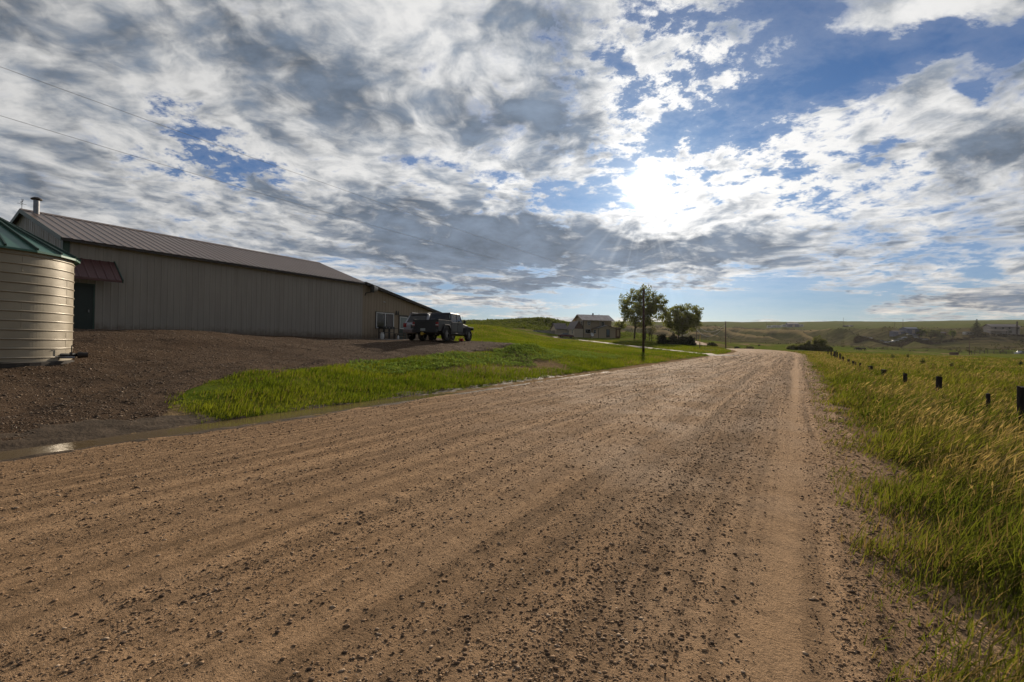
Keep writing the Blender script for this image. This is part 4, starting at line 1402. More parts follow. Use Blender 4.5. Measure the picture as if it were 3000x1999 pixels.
# ------------------------------------------------------------------ pickup truck (+Y is forward)
def build_truck():
    x, y = -20.05, 25.35
    t = thing('pickup_truck', 'charcoal crew cab pickup truck with wide fender flares parked nearest the road', 'pickup truck', (x, y, gz(x, y) + .01), math.radians(12.0))
    P = MAT['truck']
    ry, fy, r = -1.62, 1.87, .43
    # chassis
    m = MB()
    m.box(-.45, .45, -2.5, 2.4, .42, .62)
    m.box(-.80, .80, ry - .06, ry + .06, .38, .50)
    m.box(-.80, .80, fy - .06, fy + .06, .38, .50)
    m.cyl((-.1, -1.2, .47), (.1, -1.2, .47), .16, n=10)
    m.obj('chassis', MAT['black'], t)
    # cargo box
    m = MB()
    z0, z1 = .60, 1.27
    m.box(-.86, -.78, -2.72, -.92, z0 + .02, z1)
    m.box(.78, .86, -2.72, -.92, z0 + .02, z1)
    m.box(-.78, .78, -.99, -.92, z0 + .02, z1)
    m.box(-.78, .78, -2.70, -.99, z0 + .02, z0 + .12)
    b = m.obj('cargo_bed', P, t, .015)
    m = MB()
    for s in (-.82, .82):
        MB().box(s - .06, s + .06, -2.73, -.90, z1, z1 + .03).obj('bed_rail', MAT['black'], b, .008)
    m = MB()
    m.box(-.775, .775, -2.78, -2.71, z0 + .04, z1 + .01)
    g = m.obj('tailgate', MAT['truck_tail'], t, .015)
    m = MB()
    m.box(-.5, .5, -2.80, -2.782, 1.0, 1.17)
    m.obj('tailgate_panel', MAT['truck_tail'], g, .008)
    MB().box(-.13, .13, -2.81, -2.80, 1.19, 1.23).obj('handle', MAT['black'], g)
    # cab below the glass
    m = MB()
    m.prism([(-.88, .56), (-.88, 1.26), (1.02, 1.24), (1.06, 1.05), (1.06, .56)], 'x', -.80, .80)
    m.obj('cab', P, t, .025)
    # doors on both sides
    for s in (-1, 1):
        for (a, c) in ((-.80, .10), (.13, .98)):
            m = MB()
            xa, xb = sorted((s * .803, s * .822))
            m.box(xa, xb, a, c, .62, 1.23)
            d = m.obj('door', P, t, .008)
            xa, xb = sorted((s * .823, s * .85))
            MB().box(xa, xb, a + .06, a + .22, 1.08, 1.12).obj('handle', MAT['black'], d)
    # upper cab: posts, hard top, glass
    zb, zt = 1.26, 1.79
    def xat(z):
        return .80 - (z - zb) * .16
    yr = lambda z: -.88 + (z - zb) * .22
    yw = lambda z: .98 - (z - zb) * .62
    m = MB()
    for s in (-1, 1):
        for (ya, yb, wid) in ((-.86, -.73, .20), (.05, .16, 0.0), (.97, .57, None)):
            m = MB()
            if wid is None:
                m.hexa([(s * .80, .98, zb), (s * .73, .98, zb), (s * .73, .88, zb), (s * .80, .88, zb)],
                       [(s * xat(zt), yw(zt), zt), (s * (xat(zt) - .07), yw(zt), zt), (s * (xat(zt) - .07), yw(zt) - .10, zt), (s * xat(zt), yw(zt) - .10, zt)])
            else:
                w2 = .26 if wid else .10
                y0 = -.88 if wid else .07
                y1 = yr(zt) if wid else .07
                m.hexa([(s * .80, y0, zb), (s * .73, y0, zb), (s * .73, y0 + w2, zb), (s * .80, y0 + w2, zb)],
                       [(s * xat(zt), y1, zt), (s * (xat(zt) - .07), y1, zt), (s * (xat(zt) - .07), y1 + w2 * .8, zt), (s * xat(zt), y1 + w2 * .8, zt)])
            m.obj('cab_post', P, t, .01)
    m = MB()
    # rear wall surround
    m.hexa([(-.80, -.88, zb), (.80, -.88, zb), (.80, -.80, zb), (-.80, -.80, zb)], [(-.79, -.865, zb + .08), (.79, -.865, zb + .08), (.79, -.79, zb + .08), (-.79, -.79, zb + .08)])
    m.obj('cab_back', P, t, .01)
    m = MB()
    m.hexa([(-xat(zt), yr(zt) - .02, zt - .03), (xat(zt), yr(zt) - .02, zt - .03), (xat(zt), yw(zt) + .03, zt - .03), (-xat(zt), yw(zt) + .03, zt - .03)],
           [(-xat(zt) + .05, yr(zt) + .05, zt + .055), (xat(zt) - .05, yr(zt) + .05, zt + .055), (xat(zt) - .05, yw(zt) - .05, zt + .055), (-xat(zt) + .05, yw(zt) - .05, zt + .055)])
    m.obj('roof', MAT['truck_top'], t, .03)
    for s in (-1, 1):
        for (a0, a1, b0, b1) in ((-.64, .08, -.58, .08), (.17, .93, .17, yw(zt) + .0)):
            m = MB()
            xo = .785
            m.hexa([(s * xo, a0, zb), (s * (xo - .012), a0, zb), (s * (xo - .012), a1, zb), (s * xo, a1, zb)],
                   [(s * (xat(zt) - .015), b0, zt - .03), (s * (xat(zt) - .027), b0, zt - .03), (s * (xat(zt) - .027), b1 - .03, zt - .03), (s * (xat(zt) - .015), b1 - .03, zt - .03)])
            m.obj('side_window', MAT['see_glass'], t)
    m = MB()
    m.hexa([(-.72, -.875, zb + .08), (.72, -.875, zb + .08), (.72, -.86, zb + .08), (-.72, -.86, zb + .08)],
           [(-.63, yr(zt) - .012, zt - .04), (.63, yr(zt) - .012, zt - .04), (.63, yr(zt) + .003, zt - .04), (-.63, yr(zt) + .003, zt - .04)])
    m.obj('rear_window', MAT['vglass'], t)
    m = MB()
    m.hexa([(-.73, .97, zb), (.73, .97, zb), (.73, .955, zb), (-.73, .955, zb)], [(-.66, yw(zt) + .0, zt - .03), (.66, yw(zt), zt - .03), (.66, yw(zt) - .015, zt - .03), (-.66, yw(zt) - .015, zt - .03)])
    m.obj('windscreen', MAT['see_glass'], t)
    # seats seen through the glass
    for sx in (-.38, .38):
        for yy in (-.45, .35):
            m = MB()
            m.box(sx - .22, sx + .22, yy - .12, yy + .02, 1.0, 1.5)
            m.box(sx - .12, sx + .12, yy - .1, yy, 1.52, 1.68)
            m.obj('seat', MAT['black'], t, .03)
    # hood and nose
    m = MB()
    m.hexa([(-.66, 1.06, .72), (.66, 1.06, .72), (.56, 2.36, .72), (-.56, 2.36, .72)], [(-.66, 1.02, 1.22), (.66, 1.02, 1.22), (.54, 2.32, 1.13), (-.54, 2.32, 1.13)])
    m.obj('hood', P, t, .03)
    MB().box(-.55, .55, 2.36, 2.42, .68, 1.10).obj('grille', P, t, .01)
    for s in (-1, 1):
        MB().cyl((s * .40, 2.40, .95), (s * .40, 2.46, .95), .10, n=14).obj('headlight', MAT['lamp'], t)
    # wide flares over the wheels
    for (yy, nm) in ((ry, 'rear'), (fy, 'front')):
        for s in (-1, 1):
            vs, fs = [], []
            if nm == 'rear':
                arc = [(-.62, .55), (-.50, .92), (-.36, 1.05), (.28, 1.05), (.44, .92), (.62, .50)]
            else:
                arc = [(-.66, .50), (-.46, .92), (-.32, 1.03), (.50, 1.03), (.62, .98), (.66, .88)]
            for (dy, z) in arc:
                vs += [(s * .74, yy + dy, z), (s * .955, yy + dy, z - .02), (s * .955, yy + dy * .93, z - .09), (s * .74, yy + dy * .90, z - .10)]
            n = len(arc)
            for i in range(n - 1):
                for k in range(4):
                    fs.append((i * 4 + k, i * 4 + (k + 1) % 4, i * 4 + 4 + (k + 1) % 4, i * 4 + 4 + k))
            fs += [(0, 1, 2, 3), tuple((n - 1) * 4 + k for k in (3, 2, 1, 0))]
            MB().add(vs, fs).obj('fender_flare', MAT['flare'], t, .012)
            wheel(t, s * .80, yy, r, .27, s)
    # dark wheel wells
    m = MB()
    for s in (-1, 1):
        m = MB()
        xa, xb = sorted((s * .50, s * .865))
        m.prism([(ry - .52, .62), (ry - .40, .95), (ry + .36, .95), (ry + .52, .62)], 'x', xa, xb)
        m.obj('wheel_well', MAT['black'], t)
        xa, xb = sorted((s * .45, s * .80))
        MB().prism([(fy - .52, .55), (fy - .40, .93), (fy + .45, .93), (fy + .52, .70)], 'x', xa, xb).obj('wheel_well', MAT['black'], t)
    # rear bumper, lamps, plate, hitch cover
    MB().box(-.84, .84, -2.90, -2.74, .50, .70).obj('rear_bumper', MAT['black'], t, .02)
    MB().box(-.70, .70, 2.40, 2.60, .52, .70).obj('front_bumper', MAT['black'], t, .03)
    for s in (-1, 1):
        xa, xb = sorted((s * .72, s * .875))
        MB().box(xa, xb, -2.80, -2.70, .88, 1.14).obj('tail_lamp', MAT['tail'], t, .012)
        MB().box(xa - .0, xb, -2.83, -2.74, .93, 1.0).obj('reverse_lamp', MAT['lamp'], t, .006)
        # steps and mirrors
        xa, xb = sorted((s * .78, s * .90))
        MB().box(xa, xb, -.85, 1.12, .46, .53).obj('side_step', MAT['black'], t, .02)
        m = MB()
        xa, xb = sorted((s * .80, s * .93))
        m.box(xa, xb, .84, .88, 1.22, 1.26)
        xa, xb = sorted((s * .90, s * 1.06))
        m.box(xa, xb, .80, .92, 1.20, 1.42)
        m.obj('wing_mirror', MAT['black'], t, .02)
    p = MB().box(-.24, .08, -2.93, -2.905, .60, .75).obj('licence_plate', MAT['plate'], t, .003)
    m = MB()
    m.cyl((-.1, -2.98, .43), (-.1, -2.93, .43), .10, n=16)
    m.box(-.13, -.07, -2.95, -2.6, .40, .46)
    m.obj('hitch_cover', MAT['yellow'], t)
    m = MB()
    m.tube([(.70, 1.15, 1.2), (.72, 1.12, 1.75)], .006, 5)
    m.obj('antenna', MAT['black'], t)
MAT['truck_tail'] = mat('black_tailgate', (0.012, 0.012, 0.013), (0.018, 0.018, 0.019), 3, 0.5)
MAT['truck_top'] = mat('black_hard_top', (0.020, 0.017, 0.022), None, 8, 0.45)
MAT['flare'] = mat('grey_flare', (0.022, 0.021, 0.024), None, 8, 0.5)
def see_glass():
    m, N, b, out = new_mat('clear_glass')
    N.put(b.inputs['Base Color'], (0.75, 0.85, 0.82))
    b.inputs['Roughness'].default_value = 0.02
    tr = N.n('ShaderNodeBsdfTransparent')
    tr.inputs[0].default_value = (0.55, 0.65, 0.62, 1)
    gl = N.n('ShaderNodeBsdfGlossy')
    gl.inputs['Roughness'].default_value = 0.03
    fr = N.n('ShaderNodeFresnel')
    fr.inputs[0].default_value = 1.5
    mx = N.n('ShaderNodeMixShader')
    N.put(mx.inputs[0], fr.outputs[0])
    N.t.links.new(tr.outputs[0], mx.inputs[1])
    N.t.links.new(gl.outputs[0], mx.inputs[2])
    N.t.links.new(mx.outputs[0], out.inputs[0])
    return m
MAT['see_glass'] = see_glass()
build_truck()

# ------------------------------------------------------------------ suv
def side_body(m, lower, xw):
    m.prism(lower, 'x', -xw, xw)

def build_suv():
    x, y = -22.2, 26.6
    t = thing('suv', 'silver white suv with dark rear window parked between the pickup and the barn', 'suv', (x, y, gz(x, y) + .01), math.radians(11.0))
    P = MAT['suv']
    ry, fy, r = -1.40, 1.39, .39
    m = MB()
    m.prism([(-2.28, .62), (-2.30, 1.0), (-2.24, 1.16), (1.1, 1.14), (2.1, 1.02), (2.30, .85), (2.32, .50), (1.9, .42), (-2.0, .45)], 'x', -.93, .93)
    m.obj('body', P, t, .05)
    # greenhouse tapering to the roof
    m = MB()
    zb, zt = 1.15, 1.74
    m.hexa([(-.90, -2.22, zb), (.90, -2.22, zb), (.90, 1.15, zb), (-.90, 1.15, zb)], [(-.72, -1.86, zt), (.72, -1.86, zt), (.72, .35, zt), (-.72, .35, zt)])
    m.obj('cabin', P, t, .05)
    m = MB()
    m.hexa([(-.70, -1.98, zt + .01), (.70, -1.98, zt + .01), (.72, .3, zt + .01), (-.72, .3, zt + .01)], [(-.68, -2.02, zt + .06), (.68, -2.02, zt + .06), (.66, .2, zt + .06), (-.66, .2, zt + .06)])
    m.obj('roof', P, t, .02)
    def glass(nm, q, th=.012, mt='vglass'):
        m = MB()
        a = [Vector(p) for p in q]
        n = (a[1] - a[0]).cross(a[3] - a[0]).normalized() * th
        m.hexa(a, [p + n for p in a])
        return m.obj(nm, MAT[mt], t)
    k = lambda f, za: -2.22 + (za - zb) / (zt - zb) * .36
    glass('rear_window', [(-.74, k(0, zb + .04) - .004, zb + .04), (.74, k(0, zb + .04) - .004, zb + .04), (.62, k(0, zt - .06) - .004, zt - .06), (-.62, k(0, zt - .06) - .004, zt - .06)])
    xs = lambda z: .90 - (z - zb) / (zt - zb) * .18
    for s in (-1, 1):
        for (a, b, c, d) in ((-1.86, -1.02, -1.66, -1.0), (-.93, .02, -.90, .0), (.12, .98, .10, .42)):
            lo, hi = zb + .04, zt - .09
            q = [(s * (xs(lo) + .005), a, lo), (s * (xs(lo) + .005), b, lo), (s * (xs(hi) + .005), d, hi), (s * (xs(hi) + .005), c, hi)]
            if s < 0:
                q = q[::-1]
            glass('side_window', q)
        for (a, b) in ((-1.0, .02), (.06, 1.05)):
            xa, xb = sorted((s * .931, s * .943))
            d = MB().box(xa, xb, a, b, .55, 1.12).obj('door', P, t, .01)
            xa, xb = sorted((s * .944, s * .97))
            MB().box(xa, xb, a + .06, a + .24, .98, 1.02).obj('handle', MAT['chrome'], d)
        m = MB()
        m.tube([(s * .62, -1.75, zt + .07), (s * .62, -1.7, zt + .12), (s * .62, .1, zt + .12), (s * .62, .15, zt + .07)], .02)
        m.obj('roof_rail', MAT['steel'], t)
        xa, xb = sorted((s * .70, s * .945))
        MB().box(xa, xb, -2.325, -2.1, .86, 1.14).obj('tail_lamp', MAT['tail'], t, .03)
        m = MB()
        xa, xb = sorted((s * .90, s * 1.08))
        m.box(xa, xb, .92, 1.0, 1.10, 1.26)
        m.obj('wing_mirror', P, t, .03)
        for yy in (ry, fy):
            wheel(t, s * .82, yy, r, .25, s)
    m = MB()
    for s in (-1, 1):
        xa, xb = sorted((s * .5, s * .938))
        for yy in (ry, fy):
            MB().prism([(yy - .45, .40), (yy - .40, .66), (yy - .2, .83), (yy + .2, .83), (yy + .40, .66), (yy + .45, .40)], 'x', xa, xb).obj('wheel_well', MAT['black'], t)
    MB().box(-.92, .92, -2.40, -2.22, .48, .72).obj('rear_bumper', MAT['bumper'], t, .04)
    MB().box(-.45, .45, -2.335, -2.31, 1.02, 1.06).obj('chrome_strip', MAT['chrome'], t)
    MB().box(-.36, .36, -2.33, -2.305, .78, 1.0).obj('plate_recess', MAT['black'], t)
    MB().box(-.17, .17, -2.345, -2.331, .80, .95).obj('licence_plate', MAT['plate'], t)
    MB().box(-.75, .75, 2.28, 2.36, .6, .85).obj('grille', MAT['black'], t)
MAT['bumper'] = mat('brown_bumper', (0.16, 0.12, 0.11), (0.22, 0.17, 0.15), 3, 0.6)  # bumper in blotched grey brown
build_suv()
# red fuel can standing beyond the pickup
fc = thing('fuel_can', 'small red plastic can on the gravel seen beneath the pickup', 'fuel can', (-21.15, 28.6, gz(-21.15, 28.6)))
MB().box(-.16, .16, -.1, .1, 0, .24).obj('body', MAT['red'] if 'red' in MAT else MAT.setdefault('red', mat('red_plastic', (0.55, 0.02, 0.02), None, 5, 0.4)), fc, .03)
MB().tube([(-.1, 0, .23), (-.08, 0, .32), (.08, 0, .32), (.1, 0, .23)], .02).obj('handle', MAT['red'], fc)
MB().cyl((.12, 0, .22), (.2, 0, .36), .02, .012, 8).obj('spout', MAT['black'], fc)
# ------------------------------------------------------------------ foliage materials
def leaf_mat(name, c1, c2, trans=0.45, scale=0.6, tcol=None):
    m, N, b, out = new_mat(name)
    p = N.n('ShaderNodeNewGeometry').outputs['Position']
    tint = N.n('ShaderNodeAttribute', attribute_name='tint').outputs['Fac']
    f = N.m('ADD', N.m('MULTIPLY', tint, 0.7), N.m('MULTIPLY', N.ss(N.noise(p, scale, 3), 0.3, 0.7), 0.3))
    c = N.mix(f, c1, c2)
    df = N.n('ShaderNodeBsdfDiffuse')
    N.put(df.inputs[0], c)
    tr = N.n('ShaderNodeBsdfTranslucent')
    N.put(tr.inputs[0], N.mix(1.0, c, tcol or (1.5, 1.5, 0.8), 'MULTIPLY'))
    mx = N.n('ShaderNodeMixShader')
    mx.inputs[0].default_value = trans
    N.t.links.new(df.outputs[0], mx.inputs[1])
    N.t.links.new(tr.outputs[0], mx.inputs[2])
    N.t.links.new(mx.outputs[0], out.inputs[0])
    return m
MAT['leaf'] = leaf_mat('elm_leaf', (0.085, 0.10, 0.035), (0.17, 0.175, 0.065), 0.55)
MAT['leaf_dark'] = leaf_mat('lilac_leaf', (0.018, 0.022, 0.014), (0.04, 0.045, 0.022), 0.15)
MAT['leaf_pale'] = leaf_mat('willow_leaf', (0.085, 0.092, 0.045), (0.16, 0.16, 0.08), 0.45)
MAT['leaf_green'] = leaf_mat('bright_leaf', (0.05, 0.08, 0.012), (0.11, 0.14, 0.02), 0.4)
MAT['needle'] = leaf_mat('spruce_needle', (0.016, 0.022, 0.016), (0.035, 0.04, 0.026), 0.1)
MAT['sage'] = leaf_mat('sagebrush_leaf', (0.045, 0.045, 0.026), (0.11, 0.105, 0.055), 0.25, 0.2)
MAT['scrub'] = leaf_mat('dark_scrub', (0.03, 0.022, 0.016), (0.07, 0.052, 0.03), 0.2, 0.2)
MAT['bark'] = mat('grey_brown_bark', (0.075, 0.055, 0.042), (0.04, 0.03, 0.024), 3, 0.95, 0, 0.02, 10)

def leaf_cloud(cent, rad, per, size, seed, flat=0.8):
    """leaf-sized quads around many clump centres"""
    g = np.random.default_rng(seed)
    cent = np.asarray(cent, float)
    rad = np.broadcast_to(np.asarray(rad, float), (len(cent),))
    n = len(cent) * per
    C = np.repeat(cent, per, 0)
    R = np.repeat(rad, per)
    d = g.normal(size=(n, 3))
    d /= np.linalg.norm(d, axis=1, keepdims=True)
    P = C + d * (R * g.random(n) ** 0.45)[:, None] * np.array([1, 1, flat])
    a = g.normal(size=(n, 3))
    a /= np.linalg.norm(a, axis=1, keepdims=True)
    b = np.cross(a, g.normal(size=(n, 3)))
    b /= np.linalg.norm(b, axis=1, keepdims=True)
    s = size * (0.6 + 0.8 * g.random(n))[:, None]
    V = np.stack([P - a * s, P + b * s * 0.55, P + a * s, P - b * s * 0.55], 1).reshape(-1, 3)
    F = np.arange(n * 4).reshape(-1, 4)
    ct = g.random(len(cent))
    t = np.clip(np.repeat(ct, per) * 0.6 + g.random(n) * 0.4, 0, 1)
    return V, F, np.repeat(t, 4)

def tree(name, label, cat, loc, h, cw, cb, ncl, per, leaf, m, seed, trunks=((0, 0),), group=None, tr=0.28, clr=1.1, squash=1.0, skew=(0, 0)):
    g = np.random.default_rng(seed)
    T = thing(name, label, cat, loc, 0, group)
    ch = (h - cb) / 2
    cc = np.array([skew[0], skew[1], cb + ch])
    cl = []
    while len(cl) < ncl:
        d = g.normal(size=3)
        d /= np.linalg.norm(d)
        rad = g.random() ** 0.38
        bump = 0.82 + 0.36 * (vnoise(np.array([d[0] * 2.2 + seed]), np.array([d[2] * 2.2 + d[1]]), seed)[0] + 0.5)
        p = cc + d * rad * bump * np.array([cw / 2, cw / 2 * squash, ch])
        if p[2] > cb * 0.85:
            cl.append(p)
    cl = np.array(cl)
    V, F, t = leaf_cloud(cl, clr * (0.7 + 0.6 * g.random(ncl)), per, leaf, seed + 1)
    np_mesh('crown', V, F, m, smooth=False, parent=T, attrs={'tint': t})
    mb = MB()
    for (tx, ty) in trunks:
        top = Vector((tx * 0.6 + skew[0] * .6, ty * 0.6 + skew[1] * .6, cb + ch * 1.1))
        p = [Vector((tx, ty, -.4)), Vector((tx + .1, ty, cb * .55)), Vector((tx * .9, ty * .9, cb * 1.05)), top]
        mb.tube(p, [tr * 1.25, tr, tr * .8, tr * .25], 9)
    for i in range(0, ncl, max(1, ncl // 40)):
        e = Vector(cl[i])
        tx, ty = trunks[i % len(trunks)]
        s = Vector((tx * .9, ty * .9, min(cb * (.8 + .5 * g.random()), e.z - .3)))
        mid = s.lerp(e, .5) + Vector((g.normal() * .3, g.normal() * .3, .5))
        mb.tube([s, mid, e], [tr * .36, tr * .2, tr * .05], 5)
    mb.obj('trunk', MAT['bark'], T, smooth=True)
    return T

def shrub(name, label, loc, w, h, ncl, per, leaf, m, seed, group=None, cat='shrub', depth=None, clr=.4):
    g = np.random.default_rng(seed)
    T = thing(name, label, cat, loc, 0, group)
    cl = []
    while len(cl) < ncl:
        d = g.normal(size=3)
        d /= np.linalg.norm(d)
        d[2] = abs(d[2])
        rad = g.random() ** 0.33 * (0.8 + 0.3 * g.random())
        p = d * rad * np.array([w / 2, (depth or w) / 2, h * .93]) * np.array([1.0 - .15 * (d[2] < .15), 1, 1])
        cl.append(p)
    V, F, t = leaf_cloud(cl, clr * (0.7 + .6 * g.random(ncl)), per, leaf, seed + 1)
    np_mesh('foliage', V, F, m, smooth=False, parent=T, attrs={'tint': t})
    mb = MB()
    for i in range(7):
        e = Vector(cl[i * 3 % ncl])
        mb.tube([(g.normal() * .1, g.normal() * .1, -.2), e * .5, e], [.05, .035, .012], 5)
    mb.obj('stem', MAT['bark'], T)
    return T

def conifer(name, label, loc, h, w, seed, tiers=13):
    g = np.random.default_rng(seed)
    T = thing(name, label, 'tree', loc)
    cl, rd = [], []
    for i in range(tiers):
        f = i / (tiers - 1)
        z = h * (.12 + .86 * f)
        r = w / 2 * (1 - f) ** .8 * (0.85 + .3 * g.random())
        k = max(2, int(9 * (1 - f)) + 2)
        for j in range(k):
            a = 2 * math.pi * (j + g.random()) / k
            for q in (1.0, .72, .45, .2):
                cl.append((math.cos(a) * r * q, math.sin(a) * r * q, z - .35 * q * r * .4))
                rd.append(.28 + .35 * (1 - q) + .05 * r)
    V, F, t = leaf_cloud(cl, rd, 26, .19, seed, .5)
    np_mesh('crown', V, F, MAT['needle'], smooth=False, parent=T, attrs={'tint': t})
    MB().cyl((0, 0, -.3), (0, 0, h * .95), .22, .03, 8).obj('trunk', MAT['bark'], T)
    return T

def ground_at(px, z, dz=0.0):
    d = ray(px, 1010)
    x, y = d.x * z, d.y * z
    return Vector((x, y, gz(x, y) + dz))

# two big elms by the house, smaller trees and the lilac clump
tree('elm_tree', 'tall twin trunk elm standing just behind the near utility pole', 'tree', ground_at(1882, 141), 14.8, 14.2, 3.6, 300, 42, .23, MAT['leaf'], 3, ((-2.4, 0), (0.6, .4)), 'elms beside the house', .22, .95, .8)
tree('elm_tree', 'round crowned elm rising behind the dark lilac hedge', 'tree', ground_at(1998, 143), 11.6, 12.8, 3.0, 290, 42, .22, MAT['leaf'], 9, ((0, 0), (-1.2, .3)), 'elms beside the house', .2, .9, .8)
tree('small_tree', 'little open tree between the farmhouse roof and the twin elm', 'tree', ground_at(1816, 165), 5.4, 4.4, 2.4, 40, 34, .2, MAT['leaf'], 14, ((0, 0),), None, .1, .7)
tree('small_tree', 'thin half bare tree between the twin elm and the lilacs', 'tree', ground_at(1908, 133), 4.2, 3.8, 1.2, 24, 12, .16, MAT['leaf_pale'], 15, ((0, 0), (-.6, 0)), None, .09, .6)
LG = 'dark lilac bushes by the drive'
shrub('lilac_bush', 'dark lilac bush standing alone at the left of the hedge', ground_at(1939, 104), 1.9, 2.5, 70, 60, .11, MAT['leaf_dark'], 20, LG)
shrub('lilac_bush', 'dark lilac bush at the left end of the three grown together', ground_at(1972, 104), 2.6, 2.35, 90, 60, .11, MAT['leaf_dark'], 21, LG)
shrub('lilac_bush', 'dark lilac bush in the middle of the three grown together', ground_at(1999, 105), 2.7, 2.3, 90, 60, .11, MAT['leaf_dark'], 22, LG)
shrub('lilac_bush', 'dark lilac bush at the right end of the three grown together', ground_at(2022, 104), 2.4, 2.2, 80, 60, .11, MAT['leaf_dark'], 23, LG)
shrub('bush', 'low dark bush below the hill left of the far utility pole', ground_at(2088, 150), 3.4, 2.1, 50, 40, .16, MAT['leaf_dark'], 24)
shrub('bush', 'pale grey green bush beside the far end of the road', ground_at(2196, 172), 3.6, 1.5, 50, 40, .16, MAT['leaf_pale'], 25)
shrub('bush', 'small dark bush at the left edge of the far road bend', ground_at(2160, 165), 1.5, .9, 24, 30, .12, MAT['leaf_dark'], 26)
WG = 'willow bushes at the road bend'
for (px, z, w, h, s, lb) in [(2322, 142, 3.2, 1.4, 30, 'low round willow bush at the left end of the thicket by the road bend'),
                             (2346, 140, 3.0, 1.7, 31, 'second willow bush from the left in the thicket by the road bend'),
                             (2372, 138, 4.2, 3.0, 32, 'broad willow bush left of the tallest one by the road bend'),
                             (2400, 137, 4.6, 4.6, 33, 'tallest willow bush in the thicket by the road bend'),
                             (2424, 133, 2.8, 1.6, 34, 'low willow bush right of the tallest one beside the fence')]:
    shrub('willow_bush', lb, ground_at(px, z), w, h, int(40 * w), 40, .14, MAT['leaf_pale'], s, WG, clr=.5)

# ------------------------------------------------------------------ farmhouse
MAT['siding'] = mat('tan_lap_siding', (0.43, 0.335, 0.23), (0.37, 0.285, 0.195), 1.0, 0.75, 0, 0.01, 6, stretch=(.3, .3, 6))
MAT['siding2'] = mat('pale_siding', (0.54, 0.45, 0.34), (0.48, 0.39, 0.29), 1.0, 0.75, stretch=(.3, .3, 6))
MAT['shingle'] = mat('grey_shingle', (0.18, 0.15, 0.145), (0.13, 0.11, 0.105), 2, 0.75)
MAT['tin'] = mat('pale_tin_roof', (0.50, 0.44, 0.38), (0.33, 0.22, 0.16), 0.9, 0.38, 0.35, stretch=(2.5, .35, 1), rvar=.08)
MAT['redbrown'] = mat('red_brown_gable', (0.12, 0.058, 0.042), (0.10, 0.05, 0.036), 3, 0.8)

def gable_roof(m, x0, x1, y0, y1, ze, zr, ov, th=.12, axis='x'):
    """roof slab over a box; the ridge runs along the given axis"""
    if axis == 'x':
        c = (y0 + y1) / 2
        sl = (zr - ze) / (c - y0)
        pr = [(y0 - ov, ze - ov * sl), (c, zr), (y1 + ov, ze - ov * sl), (y1 + ov, ze - ov * sl + th), (c, zr + th * 1.2), (y0 - ov, ze - ov * sl + th)]
        m.prism(pr, 'x', x0 - ov, x1 + ov)
    else:
        c = (x0 + x1) / 2
        sl = (zr - ze) / (c - x0)
        pr = [(x0 - ov, ze - ov * sl), (c, zr), (x1 + ov, ze - ov * sl), (x1 + ov, ze - ov * sl + th), (c, zr + th * 1.2), (x0 - ov, ze - ov * sl + th)]
        m.prism(pr, 'y', y0 - ov, y1 + ov)

def sash(parent, x0, x1, z0, z1, face, side='front', cross=True):
    """white window: frame, glazing bars and pane; face = y (front) or x (left side) of the wall"""
    def bx(m, a, b, c, d, o0, o1):
        if side == 'front':
            m.box(a, b, face - o1, face - o0, c, d)
        else:
            m.box(face - o1, face - o0, a, b, c, d)
    m = MB()
    f = .09
    bx(m, x0, x1, z1 - f, z1, .0, .06)
    bx(m, x0, x1, z0, z0 + f, .0, .06)
    bx(m, x0, x0 + f, z0 + f, z1 - f, .0, .06)
    bx(m, x1 - f, x1, z0 + f, z1 - f, .0, .06)
    if cross:
        zc = (z0 + z1) / 2
        bx(m, x0 + f, x1 - f, zc - .04, zc + .04, .0, .06)
    W = m.obj('window', MAT['white'], parent)
    m = MB()
    bx(m, x0 + f, x1 - f, z0 + f, z1 - f, .005, .02)
    m.obj('pane', MAT['glass'], W)
    return W

